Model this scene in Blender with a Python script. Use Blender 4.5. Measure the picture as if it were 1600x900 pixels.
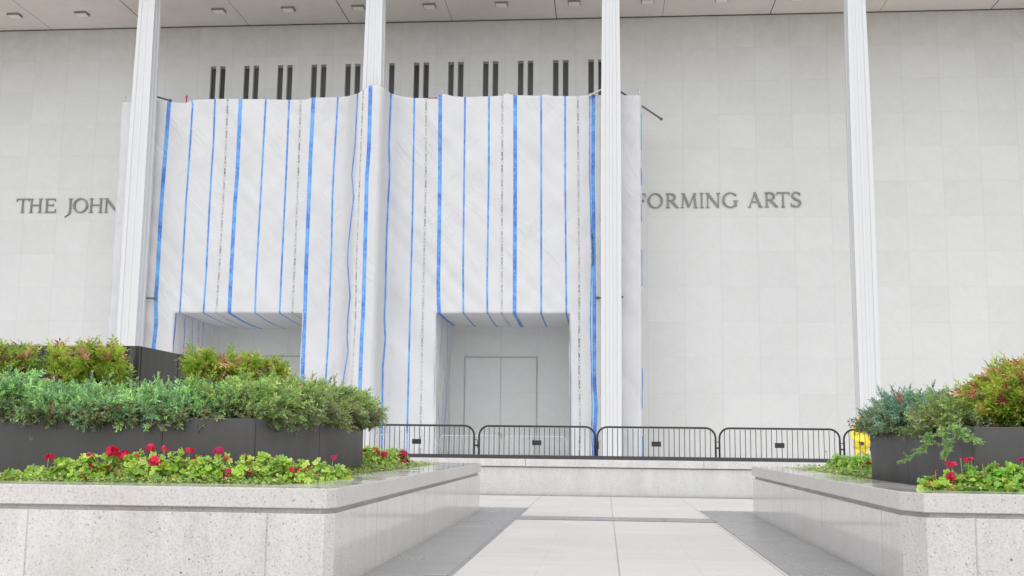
import bpy, math, random
import numpy as np
from mathutils import Matrix, Vector, noise as mnoise

for o in list(bpy.data.objects): bpy.data.objects.remove(o)
scene = bpy.context.scene
C = scene.collection
R = math.radians
random.seed(7)
rng = np.random.default_rng(11)

# ---------------------------------------------------------------- camera
EYE = 0.95
FPX = 1694.3
CM = np.array([[0.99641532, 0.08387012, 0.01105948],
               [0.00076845, -0.13970081, 0.99019346],
               [-0.08459266, 0.98663544, 0.13926448]])      # right, up, forward
cam_data = bpy.data.cameras.new('camera')
cam = bpy.data.objects.new('camera', cam_data); C.objects.link(cam)
cam.matrix_world = Matrix(((CM[0][0], CM[1][0], -CM[2][0], 0),
                           (CM[0][1], CM[1][1], -CM[2][1], 0),
                           (CM[0][2], CM[1][2], -CM[2][2], EYE),
                           (0, 0, 0, 1)))
cam_data.sensor_width = 36; cam_data.lens = 36 * FPX / 1600
cam_data.clip_start = 0.1; cam_data.clip_end = 2000
scene.camera = cam

# ---------------------------------------------------------------- sky and sun (overcast)
world = bpy.data.worlds.new('World'); scene.world = world; world.use_nodes = True
wn = world.node_tree; wn.nodes.clear()
sky = wn.nodes.new('ShaderNodeTexSky'); sky.sky_type = 'NISHITA'; sky.sun_disc = False
SUN_EL, SUN_AZ = R(60), R(180)
sky.sun_elevation = SUN_EL; sky.sun_rotation = SUN_AZ
sky.air_density = 1.5; sky.dust_density = 0.3; sky.ozone_density = 1.0
hsv = wn.nodes.new('ShaderNodeHueSaturation'); hsv.inputs['Saturation'].default_value = 0.12
bg = wn.nodes.new('ShaderNodeBackground'); bg.inputs['Strength'].default_value = 0.15
wo = wn.nodes.new('ShaderNodeOutputWorld')
wn.links.new(sky.outputs[0], hsv.inputs['Color']); wn.links.new(hsv.outputs[0], bg.inputs[0]); wn.links.new(bg.outputs[0], wo.inputs[0])
sl = bpy.data.lights.new('sun', 'SUN'); sl.energy = 0.5; sl.angle = R(60); sl.color = (1, .97, .93)
sun = bpy.data.objects.new('sun', sl); C.objects.link(sun)
sd = Vector((math.sin(SUN_AZ) * math.cos(SUN_EL), math.cos(SUN_AZ) * math.cos(SUN_EL), math.sin(SUN_EL)))
sun.rotation_euler = sd.to_track_quat('Z', 'Y').to_euler()
sun.location = (0, 0, 60)
vs = scene.view_settings
vs.view_transform = 'Standard'; vs.look = 'None'; vs.gamma = 1; vs.use_curve_mapping = False
vs.exposure = 0.74
scene.cycles.max_bounces = 10
scene.cycles.diffuse_bounces = 7

# ---------------------------------------------------------------- geometry of the photograph
def ray(x, y): return CM.T @ np.array([(x - 800) / FPX, -(y - 450) / FPX, 1.0])
def at(x, y, Y):
    d = ray(x, y); return np.array([0, 0, EYE]) + d * Y / d[1]
def proj(p):
    c = CM @ (np.array(p, float) - np.array([0, 0, EYE])); return 800 + FPX * c[0] / c[2], 450 - FPX * c[1] / c[2]

# ---------------------------------------------------------------- helpers
def tag(o, label=None, cat=None, group=None, kind=None):
    if label: o['label'] = label
    if cat: o['category'] = cat
    if group: o['group'] = group
    if kind: o['kind'] = kind
    return o
def empty(name, loc=(0, 0, 0), rz=0):
    o = bpy.data.objects.new(name, None); C.objects.link(o)
    o.location = loc; o.rotation_euler.z = rz; o.empty_display_size = .1
    return o
def copy_tree(o, parent=None):
    c = o.copy(); C.objects.link(c); c.parent = parent
    for ch in list(o.children): copy_tree(ch, c)
    return c
class MB:
    def __init__(s): s.v = []; s.f = []; s.m = []; s.sm = []
    def add(s, vs_, fs, m=0, smooth=False):
        b = len(s.v); s.v += [tuple(map(float, p)) for p in vs_]
        for f in fs: s.f.append([b + i for i in f]); s.m.append(m); s.sm.append(smooth)
    def box(s, x0, x1, y0, y1, z0, z1, m=0):
        s.add([(x0,y0,z0),(x1,y0,z0),(x1,y1,z0),(x0,y1,z0),(x0,y0,z1),(x1,y0,z1),(x1,y1,z1),(x0,y1,z1)],
              [(0,3,2,1),(4,5,6,7),(0,1,5,4),(1,2,6,5),(2,3,7,6),(3,0,4,7)], m)
    def prism(s, pts, z0, z1, m=0):
        n = len(pts)
        s.add([(p[0],p[1],z0) for p in pts] + [(p[0],p[1],z1) for p in pts],
              [tuple(range(n))[::-1], tuple(range(n, 2*n))] + [(i,(i+1)%n,n+(i+1)%n,n+i) for i in range(n)], m)
    def tube(s, path, r, seg=8, m=0, closed=False):
        P = [Vector(p) for p in path]; n = len(P); rings = []
        up = None
        for i, p in enumerate(P):
            t = (P[min(i+1,n-1)] - P[max(i-1,0)]).normalized()
            if up is None:
                up = Vector((0,0,1)) if abs(t.z) < .9 else Vector((0,1,0))
            a = t.cross(up).normalized(); b = a.cross(t).normalized(); up = b
            rr = r[i] if isinstance(r, (list, tuple)) else r
            rings.append([p + a*rr*math.cos(2*math.pi*k/seg) + b*rr*math.sin(2*math.pi*k/seg) for k in range(seg)])
        base = len(s.v)
        for rg in rings: s.v += [tuple(q) for q in rg]
        for i in range(n-1):
            for k in range(seg):
                s.f.append([base+i*seg+k, base+i*seg+(k+1)%seg, base+(i+1)*seg+(k+1)%seg, base+(i+1)*seg+k]); s.m.append(m); s.sm.append(True)
        s.f.append([base+k for k in range(seg)][::-1]); s.m.append(m); s.sm.append(False)
        s.f.append([base+(n-1)*seg+k for k in range(seg)]); s.m.append(m); s.sm.append(False)
    def build(s, name, mats, parent=None, loc=None, bevel=0):
        me = bpy.data.meshes.new(name); me.from_pydata(s.v, [], s.f)
        if not isinstance(mats, (list, tuple)): mats = [mats]
        for m in mats: me.materials.append(m)
        me.polygons.foreach_set('material_index', s.m); me.polygons.foreach_set('use_smooth', s.sm)
        me.update()
        o = bpy.data.objects.new(name, me); C.objects.link(o); o.parent = parent
        if loc is not None: o.location = loc
        if bevel:
            b = o.modifiers.new('bevel', 'BEVEL'); b.width = bevel; b.segments = 2; b.limit_method = 'ANGLE'; b.angle_limit = R(40)
        return o
def quads(name, V, col, mat, parent=None, smooth=False):
    """V (n,k,3) polygons, col (n,3) a leaf colour each"""
    n, k = V.shape[:2]
    me = bpy.data.meshes.new(name)
    me.vertices.add(n*k); me.vertices.foreach_set('co', V.reshape(-1).astype(np.float32))
    me.loops.add(n*k); me.loops.foreach_set('vertex_index', np.arange(n*k, dtype=np.int32))
    me.polygons.add(n); me.polygons.foreach_set('loop_start', np.arange(0, n*k, k, dtype=np.int32))
    me.update(calc_edges=True)
    a = me.color_attributes.new('tint', 'FLOAT_COLOR', 'POINT')
    cc = np.ones((n, k, 4), np.float32); cc[:, :, :3] = col[:, None, :]
    a.data.foreach_set('color', cc.reshape(-1))
    me.materials.append(mat)
    o = bpy.data.objects.new(name, me); C.objects.link(o); o.parent = parent
    return o

# ---------------------------------------------------------------- materials
class NT:
    def __init__(s, name):
        s.mat = bpy.data.materials.new(name); s.mat.use_nodes = True
        s.t = s.mat.node_tree; s.p = s.t.nodes['Principled BSDF']
        s.geo = None
    def n(s, typ, **kw):
        nd = s.t.nodes.new(typ)
        for k, v in kw.items(): setattr(nd, k, v)
        return nd
    def val(s, sock, v):
        if isinstance(v, bpy.types.NodeSocket): s.t.links.new(v, sock)
        else: sock.default_value = v
    def pos(s):
        if s.geo is None:
            g = s.n('ShaderNodeNewGeometry'); sep = s.n('ShaderNodeSeparateXYZ'); s.t.links.new(g.outputs['Position'], sep.inputs[0])
            s.geo = (g.outputs['Position'], sep.outputs[0], sep.outputs[1], sep.outputs[2])
        return s.geo
    def m(s, op, a, b=0.0, c=0.0):
        nd = s.n('ShaderNodeMath', operation=op)
        s.val(nd.inputs[0], a); s.val(nd.inputs[1], b)
        if op in ('MULTIPLY_ADD', 'COMPARE', 'SMOOTH_MIN', 'SMOOTH_MAX'): s.val(nd.inputs[2], c)
        return nd.outputs[0]
    def noise(s, scale, detail=3, rough=.5, vec=None, out=0, dist=0.0):
        nd = s.n('ShaderNodeTexNoise'); s.val(nd.inputs['Scale'], scale); nd.inputs['Detail'].default_value = detail
        nd.inputs['Roughness'].default_value = rough; nd.inputs['Distortion'].default_value = dist
        s.t.links.new(vec if vec is not None else s.pos()[0], nd.inputs['Vector'])
        return nd.outputs[out]
    def vor(s, scale, feature='F1', out=0, vec=None):
        nd = s.n('ShaderNodeTexVoronoi', feature=feature); s.val(nd.inputs['Scale'], scale)
        s.t.links.new(vec if vec is not None else s.pos()[0], nd.inputs['Vector'])
        return nd.outputs[out]
    def vec(s, x, y, z):
        nd = s.n('ShaderNodeCombineXYZ'); s.val(nd.inputs[0], x); s.val(nd.inputs[1], y); s.val(nd.inputs[2], z)
        return nd.outputs[0]
    def ramp(s, v, stops):
        nd = s.n('ShaderNodeMapRange'); s.val(nd.inputs[0], v)
        nd.inputs[1].default_value, nd.inputs[2].default_value, nd.inputs[3].default_value, nd.inputs[4].default_value = stops
        return nd.outputs[0]
    def mix(s, f, a, b):
        nd = s.n('ShaderNodeMix', data_type='RGBA'); s.val(nd.inputs[0], f)
        s.val(nd.inputs[6], a if not isinstance(a, tuple) else (*a[:3], 1)); s.val(nd.inputs[7], b if not isinstance(b, tuple) else (*b[:3], 1))
        return nd.outputs[2]
    def scale(s, col, f):
        nd = s.n('ShaderNodeVectorMath', operation='SCALE'); s.val(nd.inputs[0], col if not isinstance(col, tuple) else col[:3]); s.val(nd.inputs[3], f)
        return nd.outputs[0]
    def bump(s, h, strength=.3, dist=.01):
        nd = s.n('ShaderNodeBump'); nd.inputs['Strength'].default_value = strength; nd.inputs['Distance'].default_value = dist
        s.t.links.new(h, nd.inputs['Height']); s.t.links.new(nd.outputs[0], s.p.inputs['Normal']); return nd
    def base(s, col, rough=.5, spec=.5, metal=0.0):
        s.val(s.p.inputs['Base Color'], col if not isinstance(col, tuple) else (*col[:3], 1))
        s.val(s.p.inputs['Roughness'], rough); s.val(s.p.inputs['Specular IOR Level'], spec); s.val(s.p.inputs['Metallic'], metal)
        return s.mat
    def line(s, coord, period, offset, halfw):
        """1 on a line every period"""
        u = s.m('DIVIDE', s.m('SUBTRACT', coord, offset), period)
        fr = s.m('ABSOLUTE', s.m('SUBTRACT', s.m('FRACT', s.m('ADD', u, .5)), .5))
        return s.m('LESS_THAN', fr, halfw / period), s.m('FLOOR', u)

def mat_marble():
    t = NT('marble'); P, x, y, z = t.pos()
    l1, iu = t.line(x, 1.823, 2.17, .010); l2, iv = t.line(z, 1.765, 22.75, .009)
    wn_ = t.n('ShaderNodeTexWhiteNoise', noise_dimensions='2D'); t.t.links.new(t.vec(iu, iv, 0), wn_.inputs['Vector'])
    rnd = wn_.outputs['Value']; rc = wn_.outputs['Color']
    # diagonal veining, turned differently on every slab
    off = t.n('ShaderNodeVectorMath', operation='MULTIPLY_ADD'); t.t.links.new(rc, off.inputs[0]); off.inputs[1].default_value = (40, 40, 40)
    sg = t.m('SUBTRACT', t.m('MULTIPLY', t.m('GREATER_THAN', rnd, .5), 2), 1)
    dx = t.m('ADD', x, t.m('MULTIPLY', t.m('MULTIPLY', z, sg), .8))
    t.t.links.new(t.vec(t.m('MULTIPLY', dx, .9), y, t.m('MULTIPLY', z, .7)), off.inputs[2])
    v = t.noise(.9, 7, .68, off.outputs[0], dist=1.6)
    vein = t.ramp(t.m('ABSOLUTE', t.m('SUBTRACT', v, .5)), (0, .05, 1, 0))
    big = t.noise(.22, 3)
    k = t.m('ADD', .965, t.m('MULTIPLY', rnd, .045))
    k = t.m('SUBTRACT', k, t.m('MULTIPLY', vein, .03))
    k = t.m('ADD', k, t.m('MULTIPLY', t.m('SUBTRACT', t.noise(1.4, 6, .7, off.outputs[0]), .5), .09))
    k = t.m('ADD', k, t.m('MULTIPLY', t.m('SUBTRACT', big, .5), .10))
    k = t.m('SUBTRACT', k, t.m('MULTIPLY', t.m('MAXIMUM', l1, t.m('MULTIPLY', l2, t.ramp(t.noise(.7, 2), (.35, .65, .45, 1)))), .14))
    # old weather stains on the uppermost course
    st = t.m('MULTIPLY', t.ramp(t.m('ADD', z, t.m('MULTIPLY', t.noise(.9, 4), 3.2)), (21.2, 25.2, 0, 1)), t.ramp(t.noise(1.7, 5, .6), (.3, .7, .35, 1)))
    spots = t.m('MULTIPLY', t.ramp(t.noise(6, 4, .7), (.63, .70, 0, 1)), t.ramp(z, (19.5, 22.5, 0, .6)))
    col = t.mix(t.m('MULTIPLY', st, .9), (.635, .635, .625), (.53, .50, .445))
    col = t.mix(spots, col, (.22, .20, .17))
    warm = t.ramp(t.noise(.5, 4, .6, dist=.5), (.68, .8, 0, .35))
    col = t.mix(warm, col, (.66, .58, .48))
    t.base(t.scale(col, k), .55, .3)
    t.bump(t.m('SUBTRACT', 1, t.m('MAXIMUM', l1, l2)), .25, .01)
    return t.mat
def mat_soffit():
    t = NT('soffit_plaster'); P, x, y, z = t.pos()
    st = t.ramp(t.noise(1.3, 5, .65), (.5, .75, 0, 1))
    sp = t.ramp(t.noise(5, 5, .7), (.64, .72, 0, .55))
    col = t.mix(t.m('MULTIPLY', st, .35), (.70, .65, .595), (.58, .53, .47))
    col = t.mix(t.m('MULTIPLY', sp, t.ramp(y, (50.5, 54, .15, 1))), col, (.17, .15, .12))
    return t.base(t.scale(col, t.ramp(t.noise(.25, 3), (.3, .7, .94, 1.06))), .85, .2)
def granite_colour(t, base, dens):
    """salt and pepper stone: fine grey grain, sparse black mica, pinkish feldspar, stains"""
    P, x, y, z = t.pos()
    n1 = t.noise(78, 4, .75); n2 = t.noise(150, 2, .6); big = t.noise(1.3, 5, .6); mid = t.noise(5, 4, .6)
    f1 = t.ramp(n1, (.47, .62, 0, 1))
    blk = t.m('MULTIPLY', t.ramp(t.vor(42), (.20, .30, 1, 0)), t.ramp(t.noise(30, 2), (.50, .58, 0, 1)))
    pit = t.m('MULTIPLY', t.ramp(t.vor(5.5), (.035, .055, 1, 0)), t.m('GREATER_THAN', t.noise(1.7, 2), .50))
    col = t.mix(t.m('MULTIPLY', f1, .46*dens), base, tuple(c*.50 for c in base))
    col = t.mix(t.m('MULTIPLY', t.ramp(n2, (.55, .65, 0, 1)), .35), col, (base[0]*1.12, base[1]*1.08, base[2]*1.06))
    col = t.mix(t.m('MULTIPLY', blk, .50*dens), col, (.10, .09, .09))
    col = t.mix(t.m('MULTIPLY', pit, .8), col, (.06, .05, .06))
    warm = t.ramp(big, (.52, .70, 0, .42)); col = t.mix(warm, col, (base[0]*.86, base[1]*.78, base[2]*.70))
    return t.scale(col, t.ramp(mid, (.3, .7, .965, 1.03))), n1
def mat_granite(name, base=(.62, .60, .585), rough=.35, dens=1.0, runs=True):
    t = NT(name); P, x, y, z = t.pos()
    col, n1 = granite_colour(t, base, dens)
    # pale and dark water marks running down the face, strongest under the coping
    h_ = t.m('ADD', x, y)
    drip = t.noise(3.2, 4, .65, t.vec(h_, h_, t.m('MULTIPLY', z, .22)))
    fade = t.ramp(t.m('ADD', z, t.m('MULTIPLY', t.noise(4, 3), .35)), (.15, .75, .25, 1))
    k = t.m('ADD', 1, t.m('MULTIPLY', t.m('SUBTRACT', t.ramp(drip, (.36, .64, -.10, .06)), 0), fade))
    dirt = t.m('MULTIPLY', t.ramp(t.m('ADD', z, t.m('MULTIPLY', t.noise(7, 4), .10)), (.03, .11, .30, 0)), 1)
    col = t.mix(dirt, t.scale(col, k), (.20, .18, .16))
    t.base(col, t.ramp(t.noise(3, 3), (.3, .7, rough*.7, rough*1.3)), .5)
    t.bump(n1, .03, .001)
    return t.mat
def mat_coping():
    t = NT('wet_polished_granite'); P, x, y, z = t.pos()
    base = (.62, .59, .57)
    col, n1 = granite_colour(t, base, 1.0)
    nz = t.n('ShaderNodeSeparateXYZ'); g = t.n('ShaderNodeNewGeometry'); t.t.links.new(g.outputs['Normal'], nz.inputs[0])
    top = t.m('GREATER_THAN', nz.outputs[2], .7)
    wetp = t.ramp(t.noise(1.9, 4, .6), (.42, .58, .15, .50))
    col = t.mix(t.m('MULTIPLY', top, wetp), col, (.33, .315, .30))
    wet = t.ramp(t.noise(2.3, 5, .65), (.42, .60, .06, .22))
    t.base(col, t.m('ADD', t.m('MULTIPLY', top, wet), t.m('MULTIPLY', t.m('SUBTRACT', 1, top), .35)), .45)
    return t.mat
def mat_paving(name, base, rough, dark=False):
    t = NT(name); P, x, y, z = t.pos()
    lx, iu = t.line(x, 1.20 if not dark else .61, .11 if not dark else 1.34, .006)
    lx2, _ = t.line(x, 1.2, .71, .002)
    ly, iv = t.line(y, 2.44 if not dark else .61, 14.05, .004)
    wn_ = t.n('ShaderNodeTexWhiteNoise', noise_dimensions='2D'); t.t.links.new(t.vec(iu, iv, 0), wn_.inputs['Vector'])
    n1 = t.noise(60, 3, .6); big = t.noise(.8, 4, .6); str_ = t.noise(3, 4, .6, t.vec(t.m('MULTIPLY', x, .3), t.m('MULTIPLY', y, 3), z))
    k = t.m('ADD', .95, t.m('MULTIPLY', wn_.outputs['Value'], .07))
    k = t.m('ADD', k, t.m('MULTIPLY', t.m('SUBTRACT', big, .5), .22))
    k = t.m('ADD', k, t.m('MULTIPLY', t.m('SUBTRACT', str_, .5), .18))
    k = t.m('ADD', k, t.m('MULTIPLY', t.m('SUBTRACT', n1, .5), .05 if dark else .18))
    j = t.m('MAXIMUM', t.m('MAXIMUM', lx, t.m('MULTIPLY', lx2, .5)), ly)
    k = t.m('MULTIPLY', k, t.m('SUBTRACT', 1, t.m('MULTIPLY', j, .42)))
    leaf = t.m('MAXIMUM', t.ramp(t.vor(1.3), (.020, .030, .55, 0)), t.ramp(t.noise(9, 5, .7), (.66, .74, 0, .25)))
    col = t.mix(leaf, base, (.26, .24, .20))
    wetn = t.ramp(t.noise(1.2, 4, .6), (.35, .65, rough*.8, rough*1.2))
    t.base(t.scale(col, k), wetn, .5)
    t.bump(t.m('SUBTRACT', n1, j), .0 if dark else .10, .002)
    return t.mat
def mat_plain(name, col, rough=.5, metal=0.0, var=.08, scale=8, spec=.5, bump=0):
    t = NT(name)
    k = t.ramp(t.noise(scale, 4, .6), (.3, .7, 1-var, 1+var))
    t.base(t.scale(col, k), rough, spec, metal)
    if bump: t.bump(t.noise(scale*6, 3), bump, .003)
    return t.mat
def mat_blackbox():
    t = NT('charcoal_planter_panel'); P, x, y, z = t.pos()
    drip = t.noise(9, 4, .6, t.vec(t.m('ADD', x, y), t.m('ADD', x, y), t.m('MULTIPLY', z, .12)))
    sp = t.ramp(t.noise(14, 4, .6), (.70, .76, 0, .35))
    col = t.mix(sp, t.scale((.066, .062, .063), t.ramp(drip, (.35, .65, .96, 1.05))), (.3, .29, .28))
    t.base(col, t.ramp(t.noise(2, 3), (.3, .7, .42, .55)), .45)
    return t.mat
def mat_polished_black():
    t = NT('polished_black_granite'); P, x, y, z = t.pos()
    drip = t.noise(11, 5, .65, t.vec(t.m('ADD', x, y), t.m('ADD', x, y), t.m('MULTIPLY', z, .10)))
    runs = t.ramp(drip, (.50, .66, 0, .7))
    gx = t.n('ShaderNodeNewGeometry'); sx = t.n('ShaderNodeSeparateXYZ'); t.t.links.new(gx.outputs['Normal'], sx.inputs[0])
    front = t.ramp(t.m('ABSOLUTE', sx.outputs[1]), (.3, .7, .25, 1))
    col = t.mix(t.m('MULTIPLY', runs, front), (.016, .013, .012), (.15, .145, .14))
    t.base(col, .25, .28); return t.mat
def tarp_nodes(t):
    P, x, y, z = t.pos()
    # fold relief: broad soft billows, patches of diagonal tension folds either way, crinkles and packing creases
    wrp = t.noise(.45, 2, .5, out=1)
    wv = t.n('ShaderNodeVectorMath', operation='MULTIPLY_ADD'); t.t.links.new(wrp, wv.inputs[0]); wv.inputs[1].default_value = (.6, 0, .6); t.t.links.new(P, wv.inputs[2])
    sp = t.n('ShaderNodeSeparateXYZ'); t.t.links.new(wv.outputs[0], sp.inputs[0]); X, Z = sp.outputs[0], sp.outputs[2]
    d1 = t.noise(1.0, 2, .5, t.vec(t.m('ADD', t.m('MULTIPLY', X, 1.0), t.m('MULTIPLY', Z, -.8)), y, t.m('MULTIPLY', t.m('ADD', X, Z), .25)))
    d2 = t.noise(1.0, 2, .5, t.vec(t.m('ADD', t.m('MULTIPLY', X, 1.2), t.m('MULTIPLY', Z, .9)), y, t.m('MULTIPLY', t.m('SUBTRACT', X, Z), .2)))
    m1 = t.ramp(t.noise(.33, 2), (.46, .62, 0, 1)); m2 = t.ramp(t.noise(.37, 2, .5, wv.outputs[0]), (.48, .62, 0, 1))
    r1 = t.m('MULTIPLY', m1, t.ramp(t.m('ABSOLUTE', t.m('SUBTRACT', d1, .5)), (0, .09, 1, 0)))
    r2 = t.m('MULTIPLY', m2, t.ramp(t.m('ABSOLUTE', t.m('SUBTRACT', d2, .5)), (0, .06, 1, 0)))
    d3 = t.noise(3.2, 3, .55); bil = t.noise(.7, 2, .5)
    lz, _ = t.line(z, 1.62, .3, .015)
    h = t.m('ADD', t.m('ADD', t.m('MULTIPLY', r1, .8), t.m('MULTIPLY', r2, .8)), t.m('MULTIPLY', d3, .35))
    h = t.m('ADD', h, t.m('ADD', t.m('MULTIPLY', bil, 2.5), t.m('MULTIPLY', lz, .6)))
    t.bump(h, .28, .10)
def see_through(t, col, f):
    """thin woven plastic: part of the daylight passes through the sheet"""
    tr = t.n('ShaderNodeBsdfTranslucent'); t.val(tr.inputs[0], (*col, 1))
    mx = t.n('ShaderNodeMixShader'); mx.inputs[0].default_value = f
    out = [n for n in t.t.nodes if n.type == 'OUTPUT_MATERIAL'][0]
    t.t.links.new(t.p.outputs[0], mx.inputs[1]); t.t.links.new(tr.outputs[0], mx.inputs[2]); t.t.links.new(mx.outputs[0], out.inputs[0])
def mat_tarp():
    t = NT('white_tarpaulin'); tarp_nodes(t)
    k = t.ramp(t.noise(.6, 4, .6), (.3, .7, .97, 1.03))
    t.base(t.scale((.79, .787, .80), k), .5, .35)
    see_through(t, (.82, .82, .835), .36)
    return t.mat
def mat_tarp_blue():
    t = NT('blue_printed_stripe'); tarp_nodes(t); P, x, y, z = t.pos()
    dots = t.ramp(t.vor(11.0), (.20, .30, 1, 0))
    n = t.ramp(t.noise(1.1, 4, .7), (.42, .62, 0, 1))
    col = t.mix(n, (.13, .36, .74), (.06, .17, .55))
    col = t.mix(t.m('MULTIPLY', dots, .38), col, (.55, .68, .85))
    t.base(col, .5, .3); return t.mat
def mat_tarp_print():
    # a row of small grey rings and worn unreadable lettering running down the sheet; uv.x across, uv.y metres
    t = NT('grey_printed_line'); tarp_nodes(t)
    uv = t.n('ShaderNodeUVMap'); sp = t.n('ShaderNodeSeparateXYZ'); t.t.links.new(uv.outputs[0], sp.inputs[0])
    u, v = sp.outputs[0], sp.outputs[1]
    ph = t.m('MULTIPLY', t.m('FRACT', t.m('DIVIDE', v, .62)), .62)      # 0..0.62 m
    du = t.m('MULTIPLY', t.m('SUBTRACT', u, .5), .17)
    rr = t.m('SQRT', t.m('ADD', t.m('MULTIPLY', du, du), t.m('POWER', t.m('SUBTRACT', ph, .09), 2)))
    ring = t.m('LESS_THAN', t.m('ABSOLUTE', t.m('SUBTRACT', rr, .052)), .012)
    inword = t.m('MULTIPLY', t.m('GREATER_THAN', ph, .19), t.m('LESS_THAN', ph, .60))
    inw = t.m('LESS_THAN', t.m('ABSOLUTE', t.m('SUBTRACT', u, .5)), .26)
    gl = t.noise(1, 1, .5, t.vec(t.m('MULTIPLY', u, 3.0), 7.0, t.m('MULTIPLY', v, 20)))
    ink = t.m('MULTIPLY', t.m('MULTIPLY', inword, inw), t.m('GREATER_THAN', gl, .46))
    a = t.m('MAXIMUM', t.m('MULTIPLY', ring, .6), t.m('MULTIPLY', ink, t.ramp(t.noise(.5, 3), (.35, .65, .45, .95))))
    t.base(t.mix(a, (.79, .787, .80), (.10, .10, .11)), .5, .35); see_through(t, (.82, .82, .835), .36)
    mx = [n for n in t.t.nodes if n.type == 'MIX_SHADER'][0]; t.val(mx.inputs[0], t.m('MULTIPLY', .36, t.m('SUBTRACT', 1, a))); return t.mat
def mat_leaf(name, rough=.45, trans=.25, spec=.4):
    t = NT(name)
    a = t.n('ShaderNodeAttribute', attribute_name='tint')
    t.base(a.outputs['Color'], rough, spec)
    tr = t.n('ShaderNodeBsdfTranslucent'); t.t.links.new(a.outputs['Color'], tr.inputs[0])
    mx = t.n('ShaderNodeMixShader'); mx.inputs[0].default_value = trans
    out = [n for n in t.t.nodes if n.type == 'OUTPUT_MATERIAL'][0]
    t.t.links.new(t.p.outputs[0], mx.inputs[1]); t.t.links.new(tr.outputs[0], mx.inputs[2]); t.t.links.new(mx.outputs[0], out.inputs[0])
    return t.mat

M = dict(
    doorframe=mat_plain('pale_stone_frame', (.40, .39, .37), .6, var=.15, scale=2),
    marble=mat_marble(), soffit=mat_soffit(),
    granite=mat_granite('granite_wall_stone', (.66, .635, .615), .09), coping=mat_coping(),
    groove=mat_granite('granite_recess', (.50, .47, .44), .6),
    backgranite=mat_granite('low_wall_granite', (.65, .64, .62), .5, .9),
    paving=mat_paving('light_paving', (.61, .582, .55), .5),
    darkpave=mat_paving('grey_paving', (.27, .268, .265), .30, True),
    asphalt=mat_plain('asphalt', (.07, .07, .07), .8, scale=30, bump=.2),
    concrete=mat_plain('pale_concrete_road', (.62, .61, .59), .75, scale=4),
    kerb=mat_plain('concrete', (.68, .67, .65), .7, scale=6),
    column=mat_plain('white_column_metal', (.60, .60, .605), .45, var=.012, scale=.8),
    joint=mat_plain('dark_joint_and_shade', (.10, .085, .07), .8),
    steel=mat_plain('black_painted_steel', (.022, .022, .024), .42, var=.2, scale=20),
    stripm=mat_plain('black_edge_strip', (.045, .043, .05), .5, var=.2, scale=6),
    galv=mat_plain('galvanised_steel', (.60, .60, .62), .35, metal=.3),
    letter=mat_plain('weathered_bronze', (.22, .212, .205), .5, metal=.2, var=.2, scale=3),
    frame=mat_plain('bronze_window_frame', (.26, .225, .20), .5, scale=6),
    glass=mat_plain('dark_window_glass', (.012, .013, .012), .3, var=.3, scale=1.5),
    lamp=mat_plain('light_fitting_cover', (.80, .77, .71), .5, var=.05),
    blackbox=mat_blackbox(), polblack=mat_polished_black(),
    soil=mat_plain('soil', (.045, .032, .022), .9, var=.4, scale=20, bump=.6),
    tarp=mat_tarp(), blue=mat_tarp_blue(), prnt=mat_tarp_print(),
    pole=mat_plain('scaffold_tube', (.13, .13, .13), .45, metal=.4),
    red=mat_plain('red_tape', (.45, .05, .06), .6),
    juniper=mat_leaf('juniper_needles', .55, .22), nandina=mat_leaf('nandina_leaves', .4, .35), gera=mat_leaf('geranium_leaves', .45, .35),
    petal=mat_leaf('geranium_petals', .5, .35), creeper=mat_leaf('creeper_leaves', .35, .3),
    bark=mat_plain('brown_twig', (.085, .05, .032), .8, scale=20), green_stem=mat_plain('green_stem', (.22, .30, .07), .6),
    yellow=mat_plain('yellow_waterproof', (.85, .66, .05), .4, var=.06, scale=5, bump=.2),
    glove=mat_plain('black_glove', (.02, .02, .022), .6), skin=mat_plain('skin', (.35, .20, .14), .5), boot=mat_plain('rubber_boot', (.03, .03, .03), .4),
)

# ================================================================ the setting
Yw, Yc, ZS = 54.0, 48.2, 22.75       # facade plane, column line, soffit height
def sheet(name, x0, x1, y0, y1, z, m):
    b = MB(); b.add([(x0,y0,z),(x1,y0,z),(x1,y1,z),(x0,y1,z)], [(0,1,2,3)]); return tag(b.build(name, m), kind='structure')
sheet('ground', -900, 900, -900, 900, -.02, M['asphalt'])
sheet('plaza', -60, 60, -80, 19.75, 0, M['paving'])
g = MB()
def gq(x0, x1, y0, y1): g.add([(x0,y0,.004),(x1,y0,.004),(x1,y1,.004),(x0,y1,.004)], [(0,1,2,3)])
gq(-3.6, -1.07, -8, 15.7); gq(1.34, 3.8, -8, 15.7); gq(-1.07, 1.34, 13.42, 14.05); gq(-12, 12, 19.22, 19.6)
tag(g.build('dark_paving', M['darkpave']), kind='structure')
g = MB(); g.box(-60, 60, 20.3, 24.5, -.01, .12); tag(g.build('pavement', M['kerb']), kind='structure')
sheet('road', -80, 80, 24.5, 44, .0, M['concrete'])
g = MB(); g.box(-80, 80, 44, 53.9, -.01, .02); tag(g.build('entrance_pavement', M['kerb']), kind='structure')

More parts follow.
